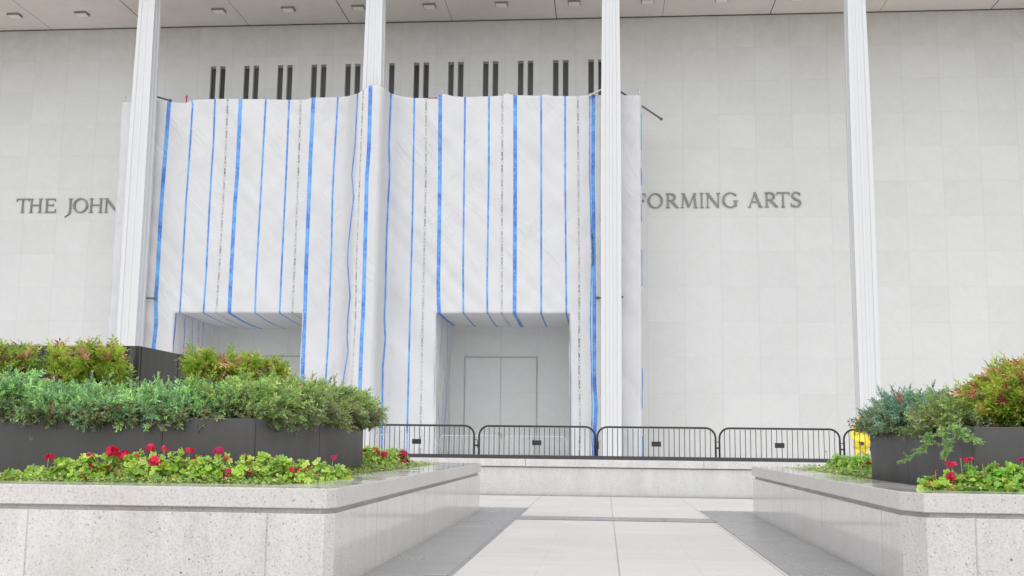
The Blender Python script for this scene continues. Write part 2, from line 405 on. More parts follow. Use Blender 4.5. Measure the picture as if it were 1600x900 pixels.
# ---------------------------------------------------------------- the arts centre building
bld = empty('arts_centre', (0, 54, 0))
tag(bld, 'long white marble concert hall facade with tall white columns and a deep beige soffit', 'building')
bld_off = Vector((0, -54, 0))
def part(o): o.parent = bld; o.location = bld_off; return o
pairs = [-20.86 + 1.823*k for k in range(12)]
wins = []
for x in pairs: wins += [(x, x+.30), (x+.51, x+.81)]
WZ0, WZ1 = 16.4, 20.50
w = MB()
def wq(x0, x1, z0, z1): w.add([(x0,Yw,z0),(x1,Yw,z0),(x1,Yw,z1),(x0,Yw,z1)], [(0,1,2,3)])
wq(-70, 70, -.1, WZ0); wq(-70, 70, WZ1, ZS+.6)
xs = [-70] + [c for a in wins for c in a] + [70]
for i in range(0, len(xs), 2): wq(xs[i], xs[i+1], WZ0, WZ1)
D = .34
for a, b in wins:
    w.add([(a,Yw,WZ0),(a,Yw+D,WZ0),(a,Yw+D,WZ1),(a,Yw,WZ1)], [(0,1,2,3)])
    w.add([(b,Yw,WZ0),(b,Yw+D,WZ0),(b,Yw+D,WZ1),(b,Yw,WZ1)], [(3,2,1,0)])
    w.add([(a,Yw,WZ1),(b,Yw,WZ1),(b,Yw+D,WZ1),(a,Yw+D,WZ1)], [(0,1,2,3)])
    w.add([(a,Yw,WZ0),(b,Yw,WZ0),(b,Yw+D,WZ0),(a,Yw+D,WZ0)], [(3,2,1,0)])
w.box(-70, 70, Yw+.6, Yw+20, -.1, ZS+.6)
part(w.build('wall', M['marble']))
for i, (a, b) in enumerate(wins):
    f = MB(); y0, y1 = Yw+.10, Yw+.22; t_ = .035
    f.box(a+.002, a+t_, y0, y1, WZ0+.002, WZ1-.002); f.box(b-t_, b-.002, y0, y1, WZ0+.002, WZ1-.002)
    f.box(a+t_, b-t_, y0, y1, WZ1-.10, WZ1-.002); f.box(a+t_, b-t_, y0, y1, WZ0+.002, WZ0+.06)
    f.box(a+.10, a+.115, y0-.03, y0, WZ0+.002, WZ1-.1) if False else None
    fo = part(f.build('window', M['frame']))
    p = MB(); p.box(a+t_, b-t_, Yw+.15, Yw+.17, WZ0+.06, WZ1-.10)
    po = p.build('pane', M['glass'], fo)
# roof slab with soffit, joints and a painted shade line along the wall
r = MB(); r.box(-70, 70, 47.3, 75, ZS, ZS+3.2)
part(r.build('roof', M['soffit']))
j = MB()
for k in range(-12, 13):
    X = -2.457 + 5.473*k; wd = .022 if k % 2 == 0 else .010
    j.box(X-wd, X+wd, 47.35, Yw-.03, ZS-.006, ZS+.004)
j.box(-70, 70, Yw-.035, Yw+.02, ZS-.05, ZS-.003)  # dark strip standing in for the shadow line where wall meets soffit
part(j.build('soffit_joint_and_shade', M['joint']))
# columns: a square shaft with a narrow rib in a broad groove on every face, slightly tapered
def col_profile(W):
    h = W/2; a = .62*h; d = .11*h; rb = .12*h; pts = []
    side = [(-h,-h),(-a,-h),(-a*.93,-h+d),(-rb*1.5,-h+d),(-rb,-h+d*.35),(rb,-h+d*.35),(rb*1.5,-h+d),(a*.93,-h+d),(a,-h)]
    for q in range(4):
        c, s = [(1,0),(0,1),(-1,0),(0,-1)][q]
        pts += [(c*px - s*py, s*px + c*py) for px, py in side]
    return pts
def make_column():
    levels = [(0, .87), (6, .90), (12, .91), (16, .885), (19, .83), (21.3, .785), (ZS-.002, .76)]
    b = MB(); n = None
    for z, W in levels:
        pr_ = col_profile(W); n = len(pr_); b.v += [(x_, y_, z) for x_, y_ in pr_]
    for i in range(len(levels)-1):
        for k in range(n):
            b.f.append([i*n+k, i*n+(k+1)%n, (i+1)*n+(k+1)%n, (i+1)*n+k]); b.m.append(0); b.sm.append(False)
    return b.build('column', M['column'], bld)
col0 = make_column()
for i, k in enumerate(range(-3, 5)):
    c = col0 if i == 0 else col0.copy()
    if i: C.objects.link(c)
    c.parent = bld; c.location = (.315 + 11.05*(k-0) if k else .315, Yc-54, 0)
# marble-faced doors seen inside the two openings of the tarpaulin
for xa in (-6.98, -18.15):
    d = MB(); x0, x1 = xa, xa+3.67; zt = 5.10
    d.box(x0, x0+.045, Yw-.03, Yw+.01, 0, zt); d.box(x1-.045, x1, Yw-.03, Yw+.01, 0, zt); d.box(x0+.045, x1-.045, Yw-.03, Yw+.01, zt-.045, zt)
    do = part(d.build('door', M['doorframe']))
    xm = (x0+x1)/2
    for (u0, u1) in ((x0+.06, xm-.012), (xm+.012, x1-.06)):
        l = MB(); l.box(u0, u1, Yw-.045, Yw-.004, .01, zt-.06)
        lf = l.build('door_leaf', M['marble'], do)
        hb = MB(); hx = xm-.07 if u0 < xm-1 else xm+.07
        hb.box(hx-.02, hx+.02, Yw-.075, Yw-.047, 1.0, 1.35); hb.build('handle', M['doorframe'], lf)

# ceiling fittings
def fitting(X, lab):
    t = empty('ceiling_light', (X, 51.83, ZS)); tag(t, lab, 'ceiling light', 'square light fittings along the soffit')
    b = MB()
    b.box(-.31, .31, -.24, -.21, -.11, .0); b.box(-.31, .31, .21, .24, -.11, 0); b.box(-.31, -.28, -.21, .21, -.11, 0); b.box(.28, .31, -.21, .21, -.11, 0)
    b.build('housing', M['frame'], t)
    b = MB(); b.prism([(-.275,-.205),(.275,-.205),(.275,.205),(-.275,.205)], -.14, -.01); b.build('cover', M['lamp'], t, bevel=.02)
xs_l = [-1.485 + 3.655*k for k in range(-9, 4)]
ords = ['far left', 'second from the left', 'third from the left, just left of the first column', 'behind the head of the leftmost column', 'between the first column and the next dark joint',
        'sixth from the left', 'seventh from the left', 'just left of the second column', 'just right of the second column', 'in the middle bay, left of its centre']
lab_at = {-9: 'outside the frame at the far left', -8: 'leftmost in view, near the left frame edge', -7: 'between the left frame edge and the first column', -6: 'hidden behind the head of the leftmost column',
          -5: 'first to the right of the leftmost column', -4: 'midway between the leftmost column and the second column', -3: 'directly left of the second column', -2: 'first to the right of the second column',
          -1: 'midway between the second and third columns', 0: 'directly left of the third column', 1: 'directly right of the third column', 2: 'cut by the top edge between third and fourth columns',
          3: 'left of the fourth column, above the frame'}
for k in range(-9, 4): fitting(-1.485 + 3.655*k, 'square beige ceiling light ' + lab_at[k])

# ---------------------------------------------------------------- bronze lettering on the wall
def glyph(ch):
    """strokes in cap-height units -> list of polygons, width"""
    P = []; T, t, s = .108, .07, .035
    def bar(x0, y0, x1, y1, w_):
        dx, dy = x1-x0, y1-y0; L = math.hypot(dx, dy); nx, ny = -dy/L*w_/2, dx/L*w_/2
        P.append([(x0+nx,y0+ny),(x0-nx,y0-ny),(x1-nx,y1-ny),(x1+nx,y1+ny)])
    def hs(x, y, wd): P.append([(x-wd/2, y-s/2),(x+wd/2, y-s/2),(x+wd/2*.92, y+s/2),(x-wd/2*.92, y+s/2)])
    def stem(x, w_=T, y0=0, y1=1, top=True, bot=True):
        bar(x, y0, x, y1, w_)
        if top: hs(x, y1-s/2, w_+.17)
        if bot: hs(x, y0+s/2, w_+.17)
    def arc(cx, cy, rx, ry, a0, a1, wx, wy, n=22, r2=None):
        for i in range(n):
            q = []
            for a in (a0+(a1-a0)*i/n, a0+(a1-a0)*(i+1)/n):
                c_, s_ = math.cos(R(a)), math.sin(R(a)); ww = wx*abs(c_)**1.3 + wy*(1-abs(c_)**1.3)
                q.append(((cx+(rx)*c_, cy+(ry)*s_), (cx+(rx-ww)*c_, cy+(ry-ww)*s_)))
            P.append([q[0][0], q[1][0], q[1][1], q[0][1]])
    if ch == 'T':
        stem(.45, T, 0, 1, False); bar(.04, .965, .86, .965, .07)
        P.append([(.0,.80),(.035,.80),(.09,.99),(.03,1.02)]); P.append([(.90,.80),(.865,.80),(.81,.99),(.87,1.02)]); W = .90
    elif ch == 'H':
        stem(.16); stem(.78); bar(.16, .53, .78, .53, .07); W = .96
    elif ch == 'E':
        stem(.17); bar(.17, .965, .66, .965, .07); bar(.17, .53, .56, .53, .065); bar(.17, .035, .70, .035, .07)
        P.append([(.69,.80),(.655,.80),(.62,.99),(.68,1.0)]); P.append([(.735,.24),(.70,.24),(.65,.0),(.72,.0)]); P.append([(.585,.42),(.56,.42),(.54,.64),(.585,.64)]); W = .76
    elif ch == 'F':
        stem(.17); bar(.17, .965, .66, .965, .07); bar(.17, .52, .56, .52, .065)
        P.append([(.69,.78),(.655,.78),(.62,.99),(.68,1.0)]); P.append([(.585,.41),(.56,.41),(.54,.63),(.585,.63)]); W = .72
    elif ch == 'J':
        stem(.30, T, .05, 1, True, False); P.append([(.3725,.06),(.2275,.06),(.18,-.16),(.30,-.12)]); P.append([(.30,-.12),(.18,-.16),(.0,-.35),(.0,-.30)]); W = .45
    elif ch == 'O':
        arc(.52, .5, .52, .52, 0, 360, .15, .065, 40); W = 1.04
    elif ch == 'N':
        stem(.14, .08); stem(.86, .08, 0, 1, True, False); bar(.13, .97, .85, .02, .15); hs(.06, .978, .14); W = 1.0
    elif ch == 'R':
        stem(.17); arc(.36, .735, .30, .262, -90, 90, .14, .065, 18); bar(.17, .967, .36, .967, .065); bar(.17, .50, .38, .50, .06); bar(.36, .50, .74, .03, .14); hs(.76, s/2, .17); W = .84
    elif ch == 'M':
        bar(.12, .0, .20, 1, .075); bar(.20, 1, .55, .05, .145); bar(.55, .05, .92, 1, .075); bar(.92, 1, 1.0, 0, .145); hs(.12, s/2, .24); hs(1.0, s/2, .30); hs(.14, .978, .18); hs(.97, .978, .2); W = 1.14
    elif ch == 'I':
        stem(.16); W = .32
    elif ch == 'G':
        arc(.52, .5, .52, .52, 48, 312, .15, .065, 34); bar(.86, .08, .86, .46, .13); hs(.86, .45, .30); P.append([(.86,.76),(.89,.76),(.89,.95),(.82,.88)]); W = 1.0
    elif ch == 'A':
        bar(.10, 0, .46, 1.0, .075); bar(.44, 1.02, .84, 0, .15); bar(.22, .36, .70, .36, .06); hs(.10, s/2, .22); hs(.84, s/2, .30); W = .98
    elif ch == 'S':
        arc(.33, .755, .28, .265, 40, 245, .12, .075, 20); arc(.33, .27, .32, .28, -140, 65, .13, .075, 20); bar(.20, .60, .47, .44, .13)
        P.append([(.54,.74),(.575,.74),(.585,.97),(.53,.93)]); P.append([(.02,.27),(.055,.27),(.09,.07),(.02,.03)]); W = .65
    return P, W
def word(name, label, letters, ytop_bot):
    root = empty(name, (0, Yw, 0)); tag(root, label, 'lettering', 'raised bronze inscription on the marble wall')
    for ch, xa, xb in letters:
        yb = ytop_bot(xa); a = at(xa, yb[1], Yw-.10); b = at(xb, yb[1], Yw-.10); tp = at((xa+xb)/2, yb[0], Yw-.10)
        polys, W = glyph(ch); Hh = tp[2] - (a[2]+b[2])/2; sx = (b[0]-a[0]) / W
        m = MB()
        for i, pl in enumerate(polys):
            o_ = .0012*(i % 23); y0 = Yw-.065-o_; y1 = Yw-.012+o_*.3
            pts = [(a[0]+px*sx, a[2]+py*Hh) for px, py in pl]
            ar = sum(pts[q][0]*pts[(q+1)%len(pts)][1]-pts[(q+1)%len(pts)][0]*pts[q][1] for q in range(len(pts)))
            if ar < 0: pts = pts[::-1]
            n = len(pts)
            m.add([(px, y0, pz) for px, pz in pts] + [(px, y1, pz) for px, pz in pts],
                  [tuple(range(n)), tuple(range(n, 2*n))[::-1]] + [(i_, n+i_, n+(i_+1)%n, (i_+1)%n) for i_ in range(n)])
        cx = a[0] + W*sx/2
        o = m.build('letter', M['letter'], root); o.location = (0, -Yw, 0)
word('wall_inscription', 'bronze serif capitals reading THE JOHN, left of the leftmost column', 
     [('T',23.6,43.5),('H',43.5,65),('E',67,86.5),('J',100.5,112),('O',112.5,136),('H',137,160),('N',161,185.5)],
     lambda x: (310.2 - .004*(x-30), 331.9 - .002*(x-30)))
word('wall_inscription', 'bronze serif capitals reading FORMING ARTS, right of the tarpaulin',
     [('F',993,1009.7),('O',1012.3,1036.2),('R',1039.5,1061),('M',1063.5,1090.5),('I',1093,1100.5),('N',1103,1126),('G',1128.8,1153.5),('A',1169.3,1192),('R',1194,1216.5),('T',1214,1234.5),('S',1236,1252.5)],
     lambda x: (302.2 - .011*(x-1000), 324.7 - .007*(x-1000)))

# ---------------------------------------------------------------- the tarpaulin
YT = 48.95
TOP = [(191,160),(243,157),(262,158),(272,160),(290,161),(298,156),(345,154.5),(415,155),(452,156),(480,155.5),(487,152.5),(528,152),(545,150),(559,146),(570,139),(577,133),(590,133.5),(597,136),(611,146),(625,150),(647,153),(683,153.5),(685,149),(692,146),(700,147),(704,150),(726,151.5),(764,150.5),(783,149.5),(791,145.5),(800,148.5),(845,149.5),(853,147),(863,150),(903,150),(920,148.5),(1001,149)]
tx, ty = zip(*TOP)
def ytop(x): return float(np.interp(x, tx, ty))
# name, kind, width px, path (x,y)
S = [
 ('E',0,0,[(190.5,160),(187,225),(173,440),(167,520),(158,650)]),
 ('T',2,5.5,[(245,159),(239,225),(233.5,275),(229,340),(223,430),(221,520),(219,560),(213,680)]),
 ('W',1,6.2,[(264.5,158),(259.5,225),(255.5,275),(251.5,329),(246,430),(243.5,465),(244,505),(240,543),(232,680)]),
 ('E',0,0,[(285,156),(277,275),(272,430),(272.5,489),(270,545),(263,700)]),
 ('N',1,2.9,[(299,153),(301,163),(297.5,220),(293.7,275),(291,311),(284.5,430),(281,488),(278,560)]),
 ('N',1,2.9,[(336,154),(333.7,220),(330,275),(327.5,320),(322,430),(318,488),(314,560)]),
 ('T',2,5.5,[(356,154),(351,275),(342,430),(338,488),(334,560)]),
 ('W',1,6,[(376,154),(373,220),(370.5,275),(367,320),(361,430),(358.3,488),(354,560)]),
 ('N',1,2.9,[(415.5,154),(409,275),(400.5,430),(398.5,488),(395,560)]),
 ('N',1,2.9,[(452,154),(447,275),(439.5,430),(437,488),(434,560)]),
 ('T',2,5.5,[(470,155),(466,275),(459.5,430),(457,488),(453,560)]),
 ('E',0,0,[(485.5,152),(480,275),(473.5,430),(472.5,489),(468.5,577),(464,700)]),
 ('W',1,6,[(490,152),(485.6,235),(484,275),(478,430),(476.5,488),(473,577),(468,700)]),
 ('N',1,2.9,[(528,152),(524,220),(521,275),(519.5,308),(518,386),(514,497),(513,530),(509,592),(503,700)]),
 ('N',1,2.2,[(559,146),(554.5,230),(549.8,273),(552.5,308),(544,386),(543,410),(547,464),(543.5,497),(542.4,530),(544,548),(537,590),(533,700)]),
 ('T',2,4,[(567.5,143),(562,275),(557,410),(555.5,497),(553.6,530),(550,588),(546,700)]),
 ('W',1,6,[(579,133),(576.5,230),(573.3,275),(567.5,490),(565,530),(562.6,600),(560,710)]),
 ('N',1,2.9,[(611,146),(607.5,230),(608.9,275),(606.5,311),(603.5,386),(602,464),(600.5,497),(602,530),(598,576),(596.6,700)]),
 ('N',1,2.9,[(647.5,153),(646.3,230),(644.5,340),(640.5,497),(639,560),(635.5,707)]),
 ('T',2,5.5,[(666,153),(665.5,275),(660.5,497),(659,560),(656.6,704)]),
 ('E',0,0,[(683,153),(682.5,275),(680.5,450),(681.5,489),(681.5,600),(680.5,705)]),
 ('W',1,6,[(688,146),(687.3,275),(684.8,450),(686,489),(686,700)]),
 ('N',1,2.9,[(726.7,151),(725.8,230),(723.6,420),(724,489),(724,700)]),
 ('N',1,2.9,[(764,150),(763.7,275),(761,450),(761.6,489),(762,700)]),
 ('T',2,5.5,[(785,146),(784.5,275),(784,489),(784,700)]),
 ('W',1,6,[(805,148),(805,275),(804,489),(804,700)]),
 ('N',1,2.9,[(845.5,149),(845.7,275),(845.6,489),(846,700)]),
 ('N',1,2.9,[(883,149),(883,275),(885,489),(886,700)]),
 ('E',0,0,[(888.5,149),(888.5,275),(890,450),(890.3,489),(892,600),(893,706)]),
 ('T',2,5.5,[(903,150),(903.7,275),(905,450),(905,585),(906.5,666),(905,706)]),
 ('N',1,2,[(921.6,150),(921.5,275),(924.5,400),(922.5,500),(924.5,600),(925.2,640),(924.6,678),(926,708)]),
 ('W',1,6,[(927.2,150),(926.5,275),(928.6,450),(928.6,500),(928.8,600),(931.4,636),(929.2,678),(930.6,708)]),
 ('E',0,0,[(1001,149),(1001.5,300),(1002.5,500),(1003,700)]),
]
def sx_at(path, y):
    ys = [p[1] for p in path]; xs_ = [p[0] for p in path]
    if y < ys[0]: return xs_[0] + (xs_[1]-xs_[0])/(ys[1]-ys[0])*(y-ys[0])
    if y > ys[-1]: return xs_[-1] + (xs_[-1]-xs_[-2])/(ys[-1]-ys[-2])*(y-ys[-1])
    return float(np.interp(y, ys, xs_))
COLS = []          # functions x(y), and the kind of the strip to the right of each column, tag
for i, (nm, kd, wd, path) in enumerate(S):
    if kd:
        COLS.append((lambda y, p=path, h=wd/2: sx_at(p, y)-h, kd, i, 0)); COLS.append((lambda y, p=path, h=wd/2: sx_at(p, y)+h, 0, i, 1))
    else: COLS.append((lambda y, p=path: sx_at(p, y), 0, i, 0))
    if i < len(S)-1:
        nx = S[i+1]; p2 = nx[3]; h2 = nx[2]/2; h1 = wd/2
        n = max(0, int(round((sx_at(p2, 300)-sx_at(path, 300))/6.0))-1)
        if i == len(S)-2: n = 12
        for k in range(1, n+1):
            f_ = k/(n+1)
            COLS.append((lambda y, p=path, q=p2, f_=f_, h1=h1, h2=h2: (sx_at(p, y)+h1)*(1-f_)+(sx_at(q, y)-h2)*f_, 0, i, 2))
def bulge(X):
    d = abs(X+11.06)
    return -1.48*max(0, min(1, (1.05-d)/.5)) if d < 1.05 else 0
def fold(X, z):
    a = mnoise.noise(Vector((X*.55 + z*.25, z*.22, 3.1)))*.13
    b = mnoise.noise(Vector((X*1.3 - z*.9, z*.4 + X*.3, 9.7)))*.055
    c = (1-abs(mnoise.noise(Vector((X*.9 + z*.75, z*.12, 21.0))))*2)*.05
    return a + b + c
ZO = 6.69
NU, NL = 96, 44
def tpoint(fn, z, ztop):
    y0 = 400.0; X = 0
    for it in range(6):
        x = fn(y0); p = at(x, y0, YT); X = p[0]
        y0 = proj((X, YT, z))[1]
    Yd = YT + bulge(X)
    # radiate from the tie points along the top and sides
    edge = min(1, (ztop - z)/.8)
    Yd += fold(X, z)*edge*(.25 if abs(X+11.06) < .7 else 1)
    # re-aim so the relief does not move the stripe
    yy = proj((X, YT, z))[1]
    return at(fn(yy), yy, Yd)
opn = lambda i: (3 <= i < 11) or (20 <= i < 28)       # stripe index ranges over the openings
tm = bpy.data.meshes.new('front_sheet')
tv, tf, tmi, tuv = [], [], [], []
grid = []
for ci, (fn, kd, si, sub) in enumerate(COLS):
    xt = fn(155); z_t = 16.9
    for it in range(3):
        yt_ = ytop(fn(150)); xt = fn(yt_); z_t = at(xt, yt_, YT)[2]
    if si >= len(S)-1: z_t = at(1001, 149, YT)[2]
    colv = []
    for r_ in range(NU+NL+1):
        z = z_t + (ZO-z_t)*(r_/NU) if r_ <= NU else ZO*(1-(r_-NU)/NL)
        p = tpoint(fn, z, z_t); colv.append(len(tv)); tv.append(tuple(p)); tuv.append(z)
    grid.append(colv)
fuv = []
for ci in range(len(COLS)-1):
    si, kd = COLS[ci][2], COLS[ci][1]
    for r_ in range(NU+NL):
        if r_ >= NU and opn(si): continue
        tf.append([grid[ci][r_], grid[ci][r_+1], grid[ci+1][r_+1], grid[ci+1][r_]]); tmi.append(kd)
        z0, z1 = tuv[grid[ci][r_]], tuv[grid[ci][r_+1]]
        fuv += [(0, z0), (0, z1), (1, z1), (1, z0)]
tm.from_pydata(tv, [], tf)
for mm in (M['tarp'], M['blue'], M['prnt']): tm.materials.append(mm)
tm.polygons.foreach_set('material_index', tmi); tm.polygons.foreach_set('use_smooth', [True]*len(tf))
ul = tm.uv_layers.new(name='UVMap'); ul.data.foreach_set('uv', [c for q in fuv for c in q])
tarp = empty('tarpaulin', (-10.73, YT, 0))
tag(tarp, 'huge white tarpaulin with vertical blue stripes hung over the front of the marble hall', 'tarpaulin')
o = bpy.data.objects.new('front_sheet', tm); C.objects.link(o); o.parent = tarp; o.location = (10.73, -YT, 0)
sol = o.modifiers.new('thickness', 'SOLIDIFY'); sol.thickness = .012; sol.offset = -1

def ret_sheet(xl, xr, nm, stripes_top, stripes_side, sg_=.12):
    """the sheet folded back round an opening: underside and both reveals, reaching the marble wall"""
    b = MB(); Yb = Yw-.06
    NX, NY = 60, 14
    marks = [(s_, w_, k_) for s_, w_, k_ in stripes_top]
    xsn = sorted(set([round(xl+(xr-xl)*i/NX, 4) for i in range(NX+1)] + [round(s_+q, 4) for s_, w_, k_ in marks for q in (-w_/2, w_/2)]))
    idx = {}
    uvs = []
    def pt(X, f):
        sag = sg_*math.sin(math.pi*min(1, f*.62+.0)) * math.sin(math.pi*min(1, max(0, (X-xl)/(xr-xl))))**.45
        wob = .03*mnoise.noise(Vector((X*.9, f*2, 5)))
        return (X + .02*mnoise.noise(Vector((X, f*3, 8))), YT + (Yb-YT)*f + (fold(X, ZO) if f == 0 else 0), ZO - sag + wob*f)
    for i, X in enumerate(xsn):
        for k in range(NY+1): b.v.append(pt(X, k/NY))
    for i in range(len(xsn)-1):
        xm = (xsn[i]+xsn[i+1])/2; mt = 0
        for s_, w_, k_ in marks:
            if abs(xm-s_) < w_/2: mt = k_
        for k in range(NY):
            a_ = i*(NY+1)+k; b.f.append([a_, a_+1, a_+NY+2, a_+NY+1]); b.m.append(mt); b.sm.append(True); uvs.append(('t', k, NY))
    for side, X0 in ((0, xl), (1, xr)):
        base = len(b.v); NYs, NZ = 46, 30
        ysn = sorted(set([round(YT+(Yb-YT)*i/NYs, 4) for i in range(NYs+1)] + [round(s_+q, 4) for s_, w_, k_ in stripes_side for q in (-w_/2, w_/2)]))
        for Y in ysn:
            for k in range(NZ+1):
                z = ZO*(1-k/NZ)
                dx = .10*mnoise.noise(Vector((Y*1.1, z*.35, 2+side*5))) + .05*mnoise.noise(Vector((Y*2.6, z*.9, 12+side*5)))
                b.v.append((X0+dx*(0 if Y == ysn[0] else 1), Y + .10*mnoise.noise(Vector((z*.8, Y*.2, 4)))*(0 if Y in (ysn[0], ysn[-1]) else 1), z+(.02 if k == 0 else 0)))
        for i in range(len(ysn)-1):
            ym = (ysn[i]+ysn[i+1])/2; mt = 0
            for s_, w_, k_ in stripes_side:
                if abs(ym-s_) < w_/2: mt = k_
            for k in range(NZ):
                a_ = base+i*(NZ+1)+k; b.f.append([a_, a_+1, a_+NZ+2, a_+NZ+1]); b.m.append(mt); b.sm.append(True); uvs.append(('s', k, NZ))
    o = b.build(nm, [M['tarp'], M['blue'], M['prnt']], tarp, (10.73, -YT, 0))
    u = o.data.uv_layers.new(name='UVMap'); dat = []
    for kind, k, n in uvs:
        L_ = 5.0 if kind == 't' else ZO; v0, v1 = L_*k/n, L_*(k+1)/n
        dat += [0, v0, 0, v1, 1, v1, 1, v0]
    u.data.foreach_set('uv', dat)
def xat(x): return float(at(x, 489, YT)[0])
ret_sheet(xat(272.5), xat(472.5), 'opening_lining',
          [(xat(x), w_, k_) for x, w_, k_ in ((281,.08,1),(318,.08,1),(338,.18,2),(358.3,.17,1),(398.5,.08,1),(437,.08,1),(457,.18,2))],
          [(49.08,.17,1),(50.3,.08,1),(51.4,.08,1),(52.1,.18,2),(52.7,.11,1)], .24)
ret_sheet(xat(681.5), xat(890.3), 'opening_lining',
          [(xat(x), w_, k_) for x, w_, k_ in ((686,.17,1),(724,.08,1),(761.6,.08,1),(784,.18,2),(804,.17,1),(845.6,.08,1),(885,.08,1))],
          [(49.1,.12,1),(50.5,.08,1),(51.5,.18,2),(52.4,.11,1)])
# right end turned back to the wall with its blue border
b = MB(); ptsE = [grid[-1][r_] for r_ in range(0, NU+NL+1, 4)]
for q in ptsE:
    x_, y_, z_ = tv[q]; b.v += [(x_+.0, y_+.01, z_), (x_+.05*(1+mnoise.noise(Vector((z_*.9, 0, 0)))), y_+.25, z_-.02), (x_-.1, Yw-.2, z_-.3 if z_ > 1 else z_)]
for i in range(len(ptsE)-1):
    b.f.append([i*3, (i+1)*3, (i+1)*3+1, i*3+1]); b.m.append(1 if mnoise.noise(Vector((i*.37, 2.2, 0))) > .08 else 0); b.sm.append(True)
    b.f.append([i*3+1, (i+1)*3+1, (i+1)*3+2, i*3+2]); b.m.append(0); b.sm.append(True)
b.build('side_sheet', [M['tarp'], M['blue']], tarp, (10.73, -YT, 0))
b = MB(); ptsE = [grid[0][r_] for r_ in range(0, NU+NL+1, 4)]
for q in ptsE:
    x_, y_, z_ = tv[q]; b.v += [(x_, y_+.01, z_), (x_+.05, Yw-.2, z_-.3 if z_ > 1 else z_)]
for i in range(len(ptsE)-1): b.f.append([i*2, i*2+1, (i+1)*2+1, (i+1)*2]); b.m.append(0); b.sm.append(True)
b.build('side_sheet', M['tarp'], tarp, (10.73, -YT, 0))

def pole(name, pts, r_, mat, label, cat='scaffold pole', grp='scaffold tubes showing round the tarpaulin'):
    b = MB(); b.tube(pts, r_, 8)
    # a clamp collar near the end
    p1, p0 = Vector(pts[-1]), Vector(pts[-2]); d = (p1-p0).normalized()
    b.tube([p1-d*.12, p1-d*.04], r_*1.6, 8)
    return tag(b.build(name, mat), label, cat, grp)
pole('scaffold_pole', [at(222,145,49.3), at(268,157.5,49.0)], .045, M['pole'], 'short sloping dark tube between the leftmost column and the tarpaulin top')
pole('scaffold_pole', [at(950,130,50.4), at(1035,187,49.4)], .045, M['pole'], 'long dark tube sloping down past the upper right corner of the tarpaulin')
pole('scaffold_pole', [at(952,134,49.0), at(920.5,149.5,48.85)], .05, M['galv'], 'pale tube sloping down to the left of the third column')
pole('scaffold_pole', [at(998.6,153,49.1), at(998.4,137,49.1)], .035, M['galv'], 'thin upright stub on the upper right corner of the tarpaulin')
pole('scaffold_pole', [at(194.5,163,49.1), at(194.8,149.5,49.1)], .03, M['galv'], 'thin upright stub on the upper left corner of the tarpaulin')
pole('scaffold_pole', [at(690.8,152,49.1), at(691,141.5,49.1)], .03, M['galv'], 'thin upright stub above the wide blue stripe right of the second column')
pole('scaffold_pole', [at(792.5,150,49.1), at(792.5,140.5,49.1)], .025, M['galv'], 'thin upright stub over the middle of the right half of the tarpaulin')
pole('scaffold_pole', [at(216,464.5,48.75), at(244,466.5,48.75)], .04, M['pole'], 'short level tube tying the tarpaulin to the leftmost column')
pole('scaffold_pole', [at(974,464,48.7), at(930.5,465.5,48.75)], .04, M['pole'], 'short level tube tying the tarpaulin to the third column')
pole('marker_tape', [at(291.3,160,49.05), at(291.8,149,49.05)], .035, M['red'], 'small upright red tape marker above the left part of the tarpaulin', 'marker', 'red tape markers on the tarpaulin edge')
pole('marker_tape', [at(669,153.4,48.95), at(684,153,48.95)], .02, M['red'], 'short level red tape on the tarpaulin edge right of the second column', 'marker', 'red tape markers on the tarpaulin edge')

# ---------------------------------------------------------------- low granite wall behind the plaza
HT = .64
lw = empty('granite_wall', (0, 19.6, 0)); tag(lw, 'long low speckled granite wall across the back of the plaza, in front of the barriers', 'wall')
b = MB(); b.box(-14, 14, .012, .60, 0, .475); b.build('wall_face', M['backgranite'], lw)
b = MB(); b.box(-14, 14, .05, .58, .475, .495); b.build('groove', M['groove'], lw)
for i, (xa, xb) in enumerate([(-14,-9.8),(-9.8,-5.6),(-5.6,-1.4),(-1.4,1.75),(1.75,5.95),(5.95,10.1),(10.1,14)]):
    b = MB(); b.box(xa+.003, xb-.003, -.03, .62, .495, .622); b.build('coping', M['backgranite'], lw, bevel=.006)
st = MB(); st.box(-11, 11, 19.98, 20.05, .624, .690); st.box(-11, 11, 20.05, 20.15, .624, .636)
tag(st.build('edge_strip', M['stripm']), 'long black metal strip lying on top of the low granite wall', 'metal strip')

# ---------------------------------------------------------------- granite planters either side
def rounded(x0, y0, x1, y1, r, corners, n=10):
    """outline ccw of a rectangle, rounded at the listed corners (0 = x0y0, 1 = x1y0, 2 = x1y1, 3 = x0y1)"""
    pts = []
    cs = [(x0,y0,1,1,180),(x1,y0,-1,1,270),(x1,y1,-1,-1,0),(x0,y1,1,-1,90)]
    for i, (x, y, sx, sy, a0) in enumerate(cs):
        if i in corners:                      # a cut corner
            c_ = [(x, y+sy*r*2.2), (x+sx*r, y)]
            pts += c_ if i in (0, 2) else c_[::-1]
        else: pts.append((x, y))
    return pts
def ring_prism(outer, inner, z0, z1, m, mb):
    """frame between two outlines of equal length"""
    n = len(outer); base = len(mb.v)
    for z in (z0, z1):
        mb.v += [(p[0], p[1], z) for p in outer] + [(p[0], p[1], z) for p in inner]
    O0, I0, O1, I1 = base, base+n, base+2*n, base+3*n
    for i in range(n):
        k = (i+1) % n
        for f in ([O0+i,O0+k,O1+k,O1+i], [I0+k,I0+i,I1+i,I1+k], [O1+i,O1+k,I1+k,I1+i], [O0+k,O0+i,I0+i,I0+k]):
            mb.f.append(f); mb.m.append(m); mb.sm.append(False)
